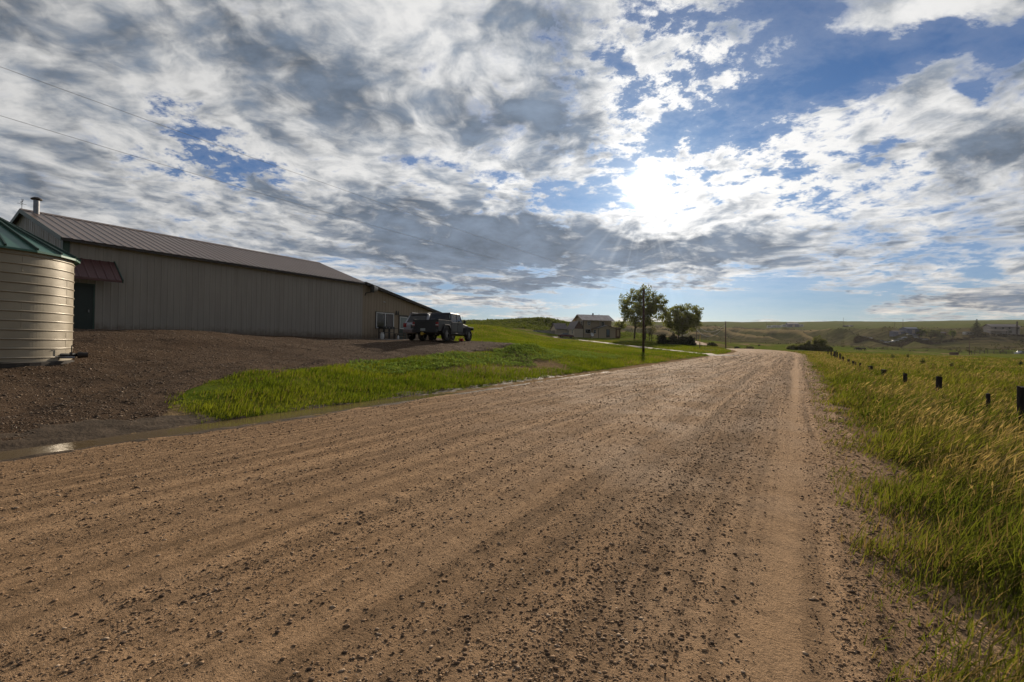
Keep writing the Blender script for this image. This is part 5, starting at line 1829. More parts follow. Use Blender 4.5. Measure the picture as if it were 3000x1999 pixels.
def build_house():
    o = pt(1709, 988, 146)
    Hs = thing('farmhouse', 'two storey tan farmhouse with pale tin roof, on the rise left of the elms', 'house', (o.x, o.y, o.z), math.radians(45))
    S = MAT['siding']
    # main block
    m = MB()
    m.box(0, 9.2, 0, 7, -1.5, 5.35)
    m.prism([(0, 5.35), (7, 5.35), (3.5, 6.85)], 'x', .0, 9.2)
    m.obj('wall', S, Hs)
    m = MB()
    gable_roof(m, 0, 9.2, 0, 7, 5.35, 6.9, .75)
    R = m.obj('roof', MAT['tin'], Hs)
    MB().box(4.4, 4.75, 3.3, 3.65, 6.6, 7.55).obj('chimney', MAT['dark_trim'], R)
    MB().cyl((6.6, 3.4, 6.7), (6.6, 3.4, 7.4), .06, n=8).obj('vent_pipe', MAT['dark_trim'], R)
    m = MB()
    m.box(-.06, .06, -.03, .06, -1.0, 5.3)
    m.obj('corner_board', MAT['dark_trim'], Hs)
    sash(Hs, 1.25, 2.25, 3.65, 4.85, 0)
    sash(Hs, 5.85, 6.85, 3.5, 4.8, 0)
    sash(Hs, .55, 2.40, 1.15, 2.45, 0, cross=False)
    sash(Hs, .8, 1.7, 3.6, 4.9, 0, 'left')
    MB().box(5.32, 5.42, -.08, .0, 3.2, 5.3).obj('downspout', MAT['white'], Hs)
    # addition reaching out to the front, low gable
    m = MB()
    m.box(2.55, 8.0, -5.2, 0, -2.0, 2.55)
    m.prism([(2.55, 2.55), (8.0, 2.55), (5.3, 3.35)], 'y', -5.2, -.01)
    m.obj('porch_wall', S, Hs)
    m = MB()
    gable_roof(m, 2.55, 8.0, -5.2, -.55, 2.55, 3.4, .35, .1, 'y')
    m.obj('porch_roof', MAT['dark_trim'], Hs)
    MB().box(2.50, 2.62, -5.24, -5.1, -1.2, 2.5).obj('corner_board', MAT['dark_trim'], Hs)
    d = MB().box(5.0, 6.15, -5.27, -5.2, -.05, 2.35).obj('door', MAT['dark_trim'], Hs)
    MB().box(5.12, 6.02, -5.30, -5.271, .55, 2.22).obj('pane', MAT['blue_glass'], d)
    MB().box(5.12, 6.02, -5.295, -5.271, .03, .50).obj('panel', MAT['dark_trim'], d)
    sash(Hs, -3.5, -2.0, 1.05, 2.15, 2.55, 'left')
    # steep roofed wing on the left
    m = MB()
    m.box(-2.9, -.02, .15, 7.0, -1.5, 2.5)
    m.obj('wing_wall', MAT['siding2'], Hs)
    MB().prism([(-2.9, 2.5), (-.02, 2.5), (-1.45, 4.75)], 'y', .16, 6.9).obj('wing_gable', MAT['redbrown'], Hs)
    m = MB()
    gable_roof(m, -2.9, -.02, .25, 6.7, 2.5, 4.8, .18, .1, 'y')
    m.obj('wing_roof', MAT['shingle'], Hs)
    sash(Hs, 1.2, 2.0, .95, 2.15, -2.9, 'left')
    sash(Hs, 4.6, 5.6, .9, 2.2, -2.9, 'left')
    # garage with gable to the left
    m = MB()
    m.box(-6.4, -2.92, 6.2, 11.2, -1.5, 2.6)
    m.prism([(6.2, 2.6), (11.2, 2.6), (8.7, 4.2)], 'x', -6.4, -2.95)
    m.obj('garage_wall', MAT['siding2'], Hs)
    m = MB()
    gable_roof(m, -6.4, -2.95, 6.2, 11.2, 2.6, 4.25, .4)
    m.obj('garage_roof', MAT['shingle'], Hs)
    MB().box(-6.46, -6.4, 7.1, 10.3, -.2, 2.1).obj('garage_door', S, Hs)
    # open bay and lean-to at the far left
    m = MB()
    m.box(-8.6, -6.5, 11.3, 16.0, 1.9, 2.2)
    m.box(-8.6, -8.45, 11.3, 16.0, -1.5, 1.9)
    m.box(-8.44, -6.5, 15.8, 16.0, -1.5, 1.9)
    m.obj('carport', S, Hs)
    return Hs
MAT['blue_glass'] = glass_mat('storm_door_glass', (0.10, 0.13, 0.17), 0.1)
build_house()
o = pt(1808, 986, 147)
sh = thing('garden_shed', 'small plank shed with pale flat roof against the right end of the farmhouse', 'shed', (o.x, o.y, o.z), math.radians(40))
MB().box(-.75, .75, -.75, .75, -1, 2.6).obj('wall', MAT['redbrown'], sh)
MB().box(-.9, .9, -.9, .9, 2.6, 2.75).obj('roof', MAT['tin'], sh)
MB().box(-.35, .35, -.79, -.75, .0, 1.9).obj('door', MAT['siding'], sh)
o = pt(1734, 985, 138)
dsh = thing('satellite_dish', 'pale satellite dish on a post in front of the farmhouse', 'satellite dish', (o.x, o.y, o.z - .5), math.radians(60))
MB().cyl((0, 0, -.6), (0, 0, .7), .05, n=8).obj('post', MAT['steel'], dsh)
MB().lathe([(.05, 0), (.35, .06), (.55, .16), (.57, .17), (.36, .09), (.05, .03)], 18).obj('dish', MAT['white'], dsh)
COL.objects['dish'].rotation_euler = (math.radians(70), 0, 0)
COL.objects['dish'].location = (0, 0, .9)
o = ground_at(1598, 152)
MB().box(-4, 4, -.15, .15, -.6, .75).obj('retaining_wall', MAT['concrete'], None, label='low grey retaining wall left of the farmhouse carport', cat='wall')
COL.objects['retaining_wall'].location = o
COL.objects['retaining_wall'].rotation_euler = (0, 0, math.radians(30))

def sedan(name, label, cat, loc, rz, P, wheels=True, group=None):
    t = thing(name, label, cat, loc, rz, group)
    m = MB()
    m.prism([(-2.25, .38), (-2.3, .70), (-2.1, .88), (-1.5, .93), (1.0, .90), (2.05, .74), (2.25, .55), (2.2, .32)], 'x', -.86, .86)
    m.obj('body', P, t, .06)
    m = MB()
    m.hexa([(-.80, -1.65, .90), (.80, -1.65, .90), (.80, 1.05, .88), (-.80, 1.05, .88)], [(-.60, -.85, 1.38), (.60, -.85, 1.38), (.60, .20, 1.38), (-.60, .20, 1.38)])
    m.obj('window', MAT['sky_glass'], t, .04)
    MB().box(-.58, .58, -.85, .22, 1.375, 1.41).obj('roof', P, t, .03)
    if wheels:
        for s in (-1, 1):
            for yy in (-1.35, 1.35):
                wheel(t, s * .76, yy, .32, .2, s)
            xa, xb = sorted((s * .45, s * .82))
            MB().box(xa, xb, -2.32, -2.2, .60, .76).obj('tail_lamp', MAT['tail'], t)
    return t
MAT['sky_glass'] = mat('shining_car_glass', (0.12, 0.14, 0.16), None, 3, 0.08, 0.6)
o = ground_at(1658, 138)
sedan('sedan', 'maroon sedan parked on the drive in front of the farmhouse wing', 'car', o, math.radians(-62), MAT['maroon'])

# ------------------------------------------------------------------ utility poles and wires
def pole(label, base, top, r0, r1, bits=False, group='utility poles', arm=False):
    P = thing('utility_pole', label, 'utility pole', base, 0, group)
    t = Vector(top) - Vector(base)
    MB().cyl((0, 0, -.5), t, r0, r1, 12).obj('pole', MAT['pole'], P, smooth=True)
    if bits:
        for (dz, dx) in ((1.6, -.2), (2.15, -.18)):
            MB().lathe([(.05, -.12), (.09, -.05), (.09, .1), (.04, .14)], 10, t * ((t.length - dz) / t.length) + Vector((dx, -.05, 0))).obj('insulator', MAT['white'], P)
        MB().cyl(t + Vector((0, 0, -.02)), t + Vector((0, 0, .12)), .05, .03, 8).obj('top_insulator', MAT['dark_trim'], P)
    return P
pb = Vector((-17.6, 64.4, gz(-17.6, 64.4)))
ptop = pt(1886, 846, 64.3)
pole('tall dark wooden pole standing on the lawn in front of the twin elm', pb, ptop, .17, .115, True)
b2 = ground_at(2126.5, 150)
t2 = pt(2125.6, 942, 150)
pole('far wooden pole near the road bend with sagging wires to its left', b2, t2, .19, .14)
b3 = ground_at(2041, 200)
t3 = pt(2040, 951, 200)
pole('thin far pole behind the right end of the lilacs', b3, t3, .16, .12)
b4 = ground_at(2141, 210)
pole('short thin pole right of the far pole by the bend', b4, b4 + Vector((0, 0, 3.4)), .09, .08)
b5 = ground_at(2840, 186)
pole('grey pole rising from the pasture left of the corral', b5, pt(2840, 996, 186), .13, .1)

def wire(label, a, b, sag, r, group, m='black'):
    a, b = Vector(a), Vector(b)
    pts = []
    for i in range(41):
        t = i / 40
        p = a.lerp(b, t)
        p.z -= sag * 4 * t * (1 - t)
        pts.append(tuple(p))
    cu = MB().tube(pts, r, 5).obj('power_line', MAT[m], None, label=label, cat='wire', group=group)
    return cu
MAT['wire'] = mat('bare_aluminium_wire', (0.45, 0.43, 0.40), None, 5, 0.3, 0.7)
wire('upper of the two wires crossing the sky above the barn', ptop + Vector((-.1, 0, .1)), pt(-700, -60, 15.5), 0.5, .0085, 'wires to the near pole', 'wire')
wire('lower of the two wires crossing the sky above the barn', ptop + Vector((-.1, 0, -.55)), pt(-700, 125, 15.5), 0.7, .0085, 'wires to the near pole', 'wire')
WF = 'wires between the far poles'
wire('upper sagging wire between the two far poles', t2 + Vector((0, 0, -1.0)), t3 + Vector((.6, 0, -.15)), 2.6, .03, WF, 'wire')
wire('lower sagging wire between the two far poles', t2 + Vector((0, 0, -1.4)), t3 + Vector((-.6, 0, -.9)), 3.6, .03, WF, 'wire')
wire('wire dropping from the thin far pole behind the lilacs', t3 + Vector((-.3, 0, -.5)), pt(1985, 986, 170), 1.2, .03, WF, 'wire')

# yellow guarded marker post on the lawn
o = ground_at(2050, 92)
mp = thing('marker_post', 'thin post with yellow sleeve and dark foot on the lawn beside the drive', 'post', o)
MB().cyl((0, 0, -.3), (0, 0, 1.0), .07, n=10).obj('foot', MAT['tie'], mp)
MB().cyl((0, 0, 1.0), (.06, 0, 2.5), .05, n=10).obj('sleeve', MAT['yellow'], mp)
o = ground_at(2224, 168)
sg = thing('road_sign', 'tiny dark road sign on a post beyond the road bend', 'sign', o, math.radians(30))
MB().cyl((0, 0, -.2), (0, 0, 1.6), .05, n=6).obj('post', MAT['tie'], sg)
MB().box(-.45, .45, -.02, .02, 1.25, 1.65).obj('panel', MAT['tie'], sg)

# ------------------------------------------------------------------ old tie fence along the right of the road
def build_posts():
    data = [(2994, 1133, 10.6, 25, 1), (2895, 1153, 12.3, 11, 0), (2751, 1103, 16.5, 17.5, 1), (2652, 1094, 21.8, 12.5, 1), (2589, 1083, 26.9, 14.5, 1),
            (2550, 1076, 32.0, 14.5, 2), (2520, 1067, 37.5, 6, 1), (2507, 1066, 39.5, 3.4, 4), (2500, 1059, 41.5, 7.5, 1), (2486, 1054, 45, 7.2, 1), (2470, 1045, 50.5, 6.2, 3),
            (2461, 1036, 54, 5.4, 1), (2452.5, 1032, 58, 4.8, 1), (2446.5, 1030.5, 61, 4.6, 1), (2440.5, 1028.5, 64.5, 4.2, 5), (2435, 1029, 68, 4.2, 1), (2426, 1026, 75, 3.4, 1)]
    extra = ['', ', a short stub low in the grass', '', '', '', ', with a split foot', ', slim', ', a mere thin stake', '', '', '', '', '', '', ', leaning with a forked top', '', ', at the far end']
    words = ['nearest', 'second', 'third', 'fourth', 'fifth', 'sixth', 'seventh', 'eighth', 'ninth', 'tenth', 'eleventh', 'twelfth', 'thirteenth', 'fourteenth', 'fifteenth', 'sixteenth', 'seventeenth']
    for i, (px, py, z, w, k) in enumerate(data):
        top = pt(px, py, z)
        g0 = gz(top.x, top.y)
        hgt = max(top.z - g0, .5)
        wd = w * z / F_PX
        lab = ('nearest dark tie fence post, cut by the right edge of the photo' if i == 0 else
               '%s dark fence post counted from the right edge%s' % (words[i], extra[i]))
        o = thing('fence_post', lab, 'fence post', (top.x, top.y, g0), math.radians(random.uniform(18, 42)), 'fence posts along the right of the road')
        hw, hd = wd * .36, max(min(wd * .26, .08), .035)
        m = MB()
        jj = lambda s: random.uniform(-s, s)
        n = 6
        rings = []
        for q in range(n + 1):
            zz = -.4 + (hgt + .4) * q / n
            rings.append([(sx * hw * (1 + jj(.06)), sy * hd * (1 + jj(.06)), zz + (jj(.02) if q == n else 0)) for sx, sy in ((-1, -1), (1, -1), (1, 1), (-1, 1))])
        vs = [p for r in rings for p in r]
        fs = [(a * 4 + c, a * 4 + (c + 1) % 4, a * 4 + 4 + (c + 1) % 4, a * 4 + 4 + c) for a in range(n) for c in range(4)] + [(3, 2, 1, 0), (n * 4, n * 4 + 1, n * 4 + 2, n * 4 + 3)]
        m.add(vs, fs)
        if k == 5:
            m.tube([(0, 0, hgt * .6), (.22, 0, hgt + .1), (.3, 0, hgt + .25)], [.07, .05, .02], 6)
        m.obj('timber', MAT['tie'], o, .012)
        if k == 5:
            o.rotation_euler = (0, math.radians(14), math.radians(30))
build_posts()

# ------------------------------------------------------------------ far side of the valley
HO = pt(2934, 967, 384)
def far_house():
    t = thing('hilltop_house', 'two storey white house with brown roof on the far right terrace', 'house', (HO.x, HO.y, gz(HO.x, HO.y) - .2), YAW + math.radians(-10))
    m = MB()
    m.box(-10.0, 9.5, -4, 4, -2, 5.2)
    m.prism([(-4, 5.2), (4, 5.2), (0, 7.0)], 'x', -10, 9.5)
    m.obj('wall', MAT['farwhite'], t)
    m = MB()
    gable_roof(m, -10, 9.5, -4, 4, 5.2, 7.1, .8, .2)
    R = m.obj('roof', MAT['roof_brown'], t)
    MB().box(7.0, 7.8, -4.7, -4.05, -1, 9.2).obj('chimney', MAT['dark_trim'], R)
    for (a, b, c, d) in ((-7.5, -6.3, 3.2, 4.6), (-2.4, -1.2, 3.2, 4.6), (2.0, 3.6, 3.2, 4.6), (8.0, 8.9, 3.2, 4.6), (.5, 4.2, .2, 2.2)):
        w = MB().box(a, b, -4.12, -4.0, c, d).obj('window', MAT['glass'], t)
    m = MB()
    m.hexa([(-13.5, -8, 1.6), (-1, -8, 1.6), (-1, -4.05, 2.7), (-13.5, -4.05, 2.7)], [(-13.5, -8, 1.8), (-1, -8, 1.8), (-1, -4.05, 2.9), (-13.5, -4.05, 2.9)])
    m.obj('porch_roof', MAT['tin'], t)
    for xx in (-13.2, -9, -5, -1.3):
        MB().box(xx - .12, xx + .12, -7.9, -7.66, -2, 1.62).obj('porch_post', MAT['farwhite'], t)
MAT['farwhite'] = mat('dull_white_siding', (0.42, 0.37, 0.33), (0.36, 0.31, 0.28), .6, 0.8)
MAT['bluegrey'] = mat('blue_grey_steel', (0.14, 0.15, 0.21), (0.11, 0.12, 0.17), 1, 0.5)
far_house()
conifer('spruce_tree', 'dark spruce standing left of the hilltop house', ground_at(2861, 382), 12.0, 9.0, 51)
tree('far_tree', 'green leafed tree at the left of the grove on the bluff', 'tree', ground_at(2692, 398), 8.6, 9, 1.5, 60, 26, .5, MAT['leaf_green'], 52, group='trees on the far bluff')
tree('far_tree', 'broad grey green tree at the right of the grove on the bluff', 'tree', ground_at(2726, 394), 8.4, 13, 1.0, 80, 26, .5, MAT['leaf_pale'], 53, group='trees on the far bluff')
tree('far_tree', 'small round pale tree right of the grove on the bluff', 'tree', ground_at(2758, 384), 4.6, 4.4, 1.0, 30, 26, .35, MAT['leaf_pale'], 54, group='trees on the far bluff')
tree('far_tree', 'slim green tree between the grove and the white camper', 'tree', ground_at(2791, 383), 6.4, 4.4, 1.4, 30, 26, .35, MAT['leaf_green'], 55, group='trees on the far bluff')
def shed(name, label, px, z, w, d, h, m, rf, rz=0, rise=1.2):
    o = ground_at(px, z)
    t = thing(name, label, 'shed', o, YAW + math.radians(rz))
    b = MB()
    b.box(-w / 2, w / 2, -d / 2, d / 2, -2, h)
    b.prism([(-d / 2, h), (d / 2, h), (0, h + rise)], 'x', -w / 2, w / 2)
    b.obj('wall', m, t)
    b = MB()
    gable_roof(b, -w / 2, w / 2, -d / 2, d / 2, h, h + rise + .05, .3, .12)
    b.obj('roof', rf, t)
    MB().box(-w * .1, w * .12, -d / 2 - .06, -d / 2, -.3, h * .75).obj('door', MAT['farwhite'], t)
shed('steel_shed', 'blue grey steel shed left of the grove on the far bluff', 2664, 402, 10.5, 8, 3.6, MAT['bluegrey'], MAT['bluegrey'])
shed('low_shed', 'long low grey shed left of the blue steel shed', 2628, 402, 9, 5, 2.0, MAT['bluegrey'], MAT['shingle'], 0, .6)
shed('low_shed', 'dark low shed right of the grove on the far bluff', 2748, 405, 9, 5, 2.6, MAT['redbrown'], MAT['shingle'], 0, .8)
shed('hilltop_shed', 'tiny dark shed alone on the far skyline', 2484, 720, 12, 6, 1.4, MAT['dark_trim'], MAT['dark_trim'], 0, .5)
# cars parked along the edge of the bluff
CC = {'white': paint('car_white', (0.55, 0.55, 0.54)), 'red': paint('car_red', (0.25, 0.03, 0.03)), 'blue': paint('car_blue', (0.05, 0.08, 0.16)), 'silver': paint('car_silver', (0.3, 0.3, 0.31), .3, .5), 'black': paint('car_black', (0.02, 0.02, 0.02))}
ORD = ['leftmost', 'second', 'third', 'fourth', 'fifth', 'sixth', 'seventh', 'eighth', 'ninth', 'tenth', 'eleventh', 'twelfth', 'last']
protos = {}
def far_car(col, px, z, rz, lab):
    o = ground_at(px, z)
    if col not in protos:
        protos[col] = sedan('parked_car', lab, 'car', o, 0, CC[col], False, 'cars parked on the far bluff')
        c = protos[col]
    else:
        c = copy_tree(protos[col])
        c['label'] = lab
    c.location = o
    c.rotation_euler = (0, 0, YAW + math.radians(rz))
for i, (px, col, rz) in enumerate([(2532, 'silver', 80), (2546, 'white', 95), (2583, 'black', 85), (2596, 'silver', 100), (2612, 'white', 20), (2623, 'white', 75), (2638, 'silver', 15), (2651, 'white', 95), (2665, 'silver', 80), (2679, 'white', 70), (2694, 'black', 95), (2711, 'white', 90)]):
    far_car(col, px, 391, rz, '%s car, %s counted from the left on the edge of the far bluff' % (col, ORD[i]))
def camper(name, label, cat, px, z, w, h, rz, m, group=None):
    o = ground_at(px, z)
    t = thing(name, label, cat, o, YAW + math.radians(rz), group)
    b = MB().box(-w / 2, w / 2, -1.2, 1.2, .45, h)
    b.obj('body', m, t, .25)
    MB().box(-w * .38, w * .2, -1.23, -1.2, h * .58, h * .8).obj('window', MAT['glass'], t)
    for s in (-.28, .28):
        MB().cyl((w * s, -1.22, .4), (w * s, -.9, .4), .4, n=12).obj('wheel', MAT['tyre'], t)
camper('camper_van', 'white camper van parked left of the dark spruce', 'van', 2836, 386, 7.4, 2.5, 5, CC['white'])
TG = 'white trailers on the far ridge'
for i, (px, w, lab) in enumerate([(2254, 7, 'white trailer at the left end of the row on the far ridge'), (2266, 6, 'white trailer second from left on the far ridge'), (2279, 8, 'white trailer third from left on the far ridge'),
                                  (2297, 9, 'long white trailer fourth from left on the far ridge'), (2347, 7, 'grey trailer standing apart at the right on the far ridge')]):
    camper('trailer', lab, 'trailer', px, 735 + i * 3, w, 4.0, 8 * i - 10, CC['white' if i < 4 else 'silver'], TG)
shed('ridge_barn', 'blue grey roofed barn beside the white trailers on the far ridge', 2320, 745, 17, 8, 4.2, MAT['bluegrey'], MAT['tin'], 0, 2)
UP = 'thin poles on the far skyline'
for (px, z, hh, lab) in [(2245, 735, 11, 'thin skyline pole above the left white trailer'), (2271, 735, 10, 'thin skyline pole above the middle trailers'), (2470, 720, 14, 'thin skyline pole left of the lone shed'), (2621, 560, 12, 'thin skyline pole left of the grove'), (2645, 560, 16, 'taller thin skyline pole nearest the grove')]:
    o = ground_at(px, z)
    t = thing('skyline_pole', lab, 'utility pole', o, 0, UP)
    MB().cyl((0, 0, -1), (0, 0, hh), .22, .16, 6).obj('pole', MAT['pole'], t)

# ------------------------------------------------------------------ pasture: feeder, corral, truck, horses
o = ground_at(2795, 196)
t = thing('hay_feeder', 'square brown slatted hay feeder in the pasture left of the grey pole', 'feeder', o, YAW + .1)
m = MB()
m.box(-1.1, 1.1, -.9, .9, .05, 1.2)
m.obj('bin', MAT['redbrown'], t, .03)
for s in (-1, -.33, .33, 1):
    MB().box(s * 1.05 - .06, s * 1.05 + .06, -.97, -.9, 0, 1.35).obj('slat', MAT['wood'], t)
def corral():
    t = thing('corral_fence', 'dark rail corral fence at the right edge of the pasture', 'fence', ground_at(2900, 200))
    base = t.location.copy()
    pts = [ground_at(px, z) - base for px, z in ((2846, 196), (2856, 196), (2871, 205), (2884, 210), (2894, 210), (2912, 212), (2930, 213), (2948, 213), (2966, 212), (2985, 205), (3010, 196))]
    for i, p in enumerate(pts):
        MB().cyl(p + Vector((0, 0, -.4)), p + Vector((0, 0, 1.75)), .10, .09, 7).obj('post', MAT['tie'], t)
    for i, (a, b) in enumerate(zip(pts[:-1], pts[1:])):
        for hh in (.55, 1.0, 1.45):
            MB().cyl(a + Vector((0, 0, hh)), b + Vector((0, 0, hh)), .05, n=5).obj('rail', MAT['tie'], t)
corral()
o = ground_at(2996, 200)
t = thing('farm_truck', 'pale blue farm truck cut by the right edge behind the corral', 'truck', o, YAW + math.radians(95))
MB().box(-.95, .95, -2.6, .2, .75, 1.35).obj('bed', CC['silver'], t, .05)
MB().prism([(.2, .6), (.2, 1.3), (.35, 2.0), (1.35, 2.0), (1.75, 1.35), (2.7, 1.2), (2.75, .6)], 'x', -.95, .95).obj('cab', CC['silver'], t, .06)
MB().box(-.96, .96, .45, 1.3, 1.4, 1.85).obj('window', MAT['sky_glass'], t)
for s in (-1, 1):
    for yy in (-1.6, 1.8):
        wheel(t, s * .82, yy, .42, .25, s)

def horse(label, loc, rz, graze=True):
    t = thing('horse', label, 'horse', loc, rz, 'horses grazing in the pasture')
    me = bpy.data.meshes.new('body')
    V = [(0, -.1, 1.25), (0, -.65, 1.28), (0, .35, 1.22), (0, .75, 1.30), (0, 1.05, 1.25), (0, 1.35, .75), (0, 1.45, .55), (0, 1.55, .22),
         (.17, .60, .95), (.16, .62, .50), (.16, .60, .04), (-.17, .66, .95), (-.16, .74, .50), (-.16, .72, .04),
         (.18, -.62, .95), (.17, -.82, .52), (.17, -.72, .04), (-.18, -.66, .95), (-.17, -.90, .52), (-.17, -.80, .04), (0, -.95, 1.25), (0, -1.1, .65)]
    E = [(0, 1), (0, 2), (2, 3), (3, 4), (4, 5), (5, 6), (6, 7), (2, 8), (8, 9), (9, 10), (2, 11), (11, 12), (12, 13), (1, 14), (14, 15), (15, 16), (1, 17), (17, 18), (18, 19), (1, 20), (20, 21)]
    Rr = [.33, .32, .34, .26, .20, .14, .13, .07, .13, .075, .07, .13, .075, .07, .16, .08, .07, .16, .08, .07, .08, .05]
    me.from_pydata(V, E, [])
    me.materials.append(MAT['horse'])
    o = bpy.data.objects.new('body', me)
    link(o, t)
    o.modifiers.new('skin', 'SKIN')
    for i, s in enumerate(me.skin_vertices[0].data):
        s.radius = (Rr[i], Rr[i])
    me.skin_vertices[0].data[0].use_root = True
    sd = o.modifiers.new('sub', 'SUBSURF')
    sd.levels = sd.render_levels = 1
MAT['horse'] = mat('dark_bay_coat', (0.03, 0.018, 0.012), None, 3, 0.7)
for px, rz, lab in ((2513, 80, 'dark bay horse grazing at the left of the three'), (2519, 100, 'dark bay horse grazing in the middle of the three'), (2529, -85, 'dark bay horse grazing at the right of the three')):
    horse(lab, ground_at(px, 205 if px < 2525 else 210), YAW + math.radians(rz))
# ------------------------------------------------------------------ grass, weeds, stones, scrub (nobody could count these)
MAT['tall_grass'] = leaf_mat('tall_grass_blade', (0.058, 0.082, 0.015), (0.150, 0.146, 0.034), 0.5, 1.2, (1.35, 1.35, 0.6))
MAT['lawn_grass'] = leaf_mat('verge_grass_blade', (0.050, 0.082, 0.011), (0.150, 0.165, 0.026), 0.5, 0.8, (1.35, 1.35, 0.5))
MAT['seed'] = leaf_mat('ripe_grass_head', (0.20, 0.15, 0.055), (0.38, 0.30, 0.14), 0.55, 1.0, (1.25, 1.15, 0.8))
MAT['weed'] = leaf_mat('mallow_leaf', (0.085, 0.135, 0.04), (0.16, 0.21, 0.075), 0.45, 0.8)
MAT['dry_grass'] = leaf_mat('dry_grass_blade', (0.15, 0.115, 0.045), (0.26, 0.20, 0.085), 0.45, 1.0, (1.2, 1.1, .8))

CR = np.array([math.cos(YAW), math.sin(YAW)])      # to the right across the view, the way the wind bends the grass
def polar(n, r0, r1, a0, a1, g, p=0.5):
    r = (r0 ** p + g.random(n) * (r1 ** p - r0 ** p)) ** (1 / p)
    a = np.radians(g.uniform(a0, a1, n) - 30.5)
    return r * np.sin(a), r * np.cos(a), r

def blades(x, y, r, h, w, lean, g, k=2):
    """bent blades: k segments narrowing to a tip"""
    n = len(x)
    z = H(x, y)
    yaw = g.random(n) * 2 * math.pi
    wx, wy = np.cos(yaw) * w, np.sin(yaw) * w
    la = g.normal(0, .5, n)
    dx = (CR[0] * np.cos(la) - CR[1] * np.sin(la)) * lean * h + g.normal(0, .16, n) * h
    dy = (CR[1] * np.cos(la) + CR[0] * np.sin(la)) * lean * h + g.normal(0, .16, n) * h
    lv = []
    for i in range(k):
        t = i / k
        b = t ** 1.7
        c = np.stack([x + dx * b, y + dy * b, z - .02 + h * (t - .12 * t * t)], -1)
        s = np.stack([wx, wy, wx * 0], -1) * (1 - .45 * t)
        lv += [c - s, c + s]
    tip = np.stack([x + dx, y + dy, z + h * (.92 - .25 * np.clip(lean, 0, 1))], -1)
    V = np.stack(lv + [tip], 1)
    m = 2 * k + 1
    o = (np.arange(n) * m)[:, None]
    Q = [o + np.array([[2 * i, 2 * i + 1, 2 * i + 3, 2 * i + 2]]) for i in range(k - 1)]
    T = o + np.array([[2 * k - 2, 2 * k - 1, 2 * k]])
    return V.reshape(-1, 3), [np.concatenate(Q), T], m, tip

def rep_tint(t, m):
    return np.repeat(np.clip(t, 0, 1), m)

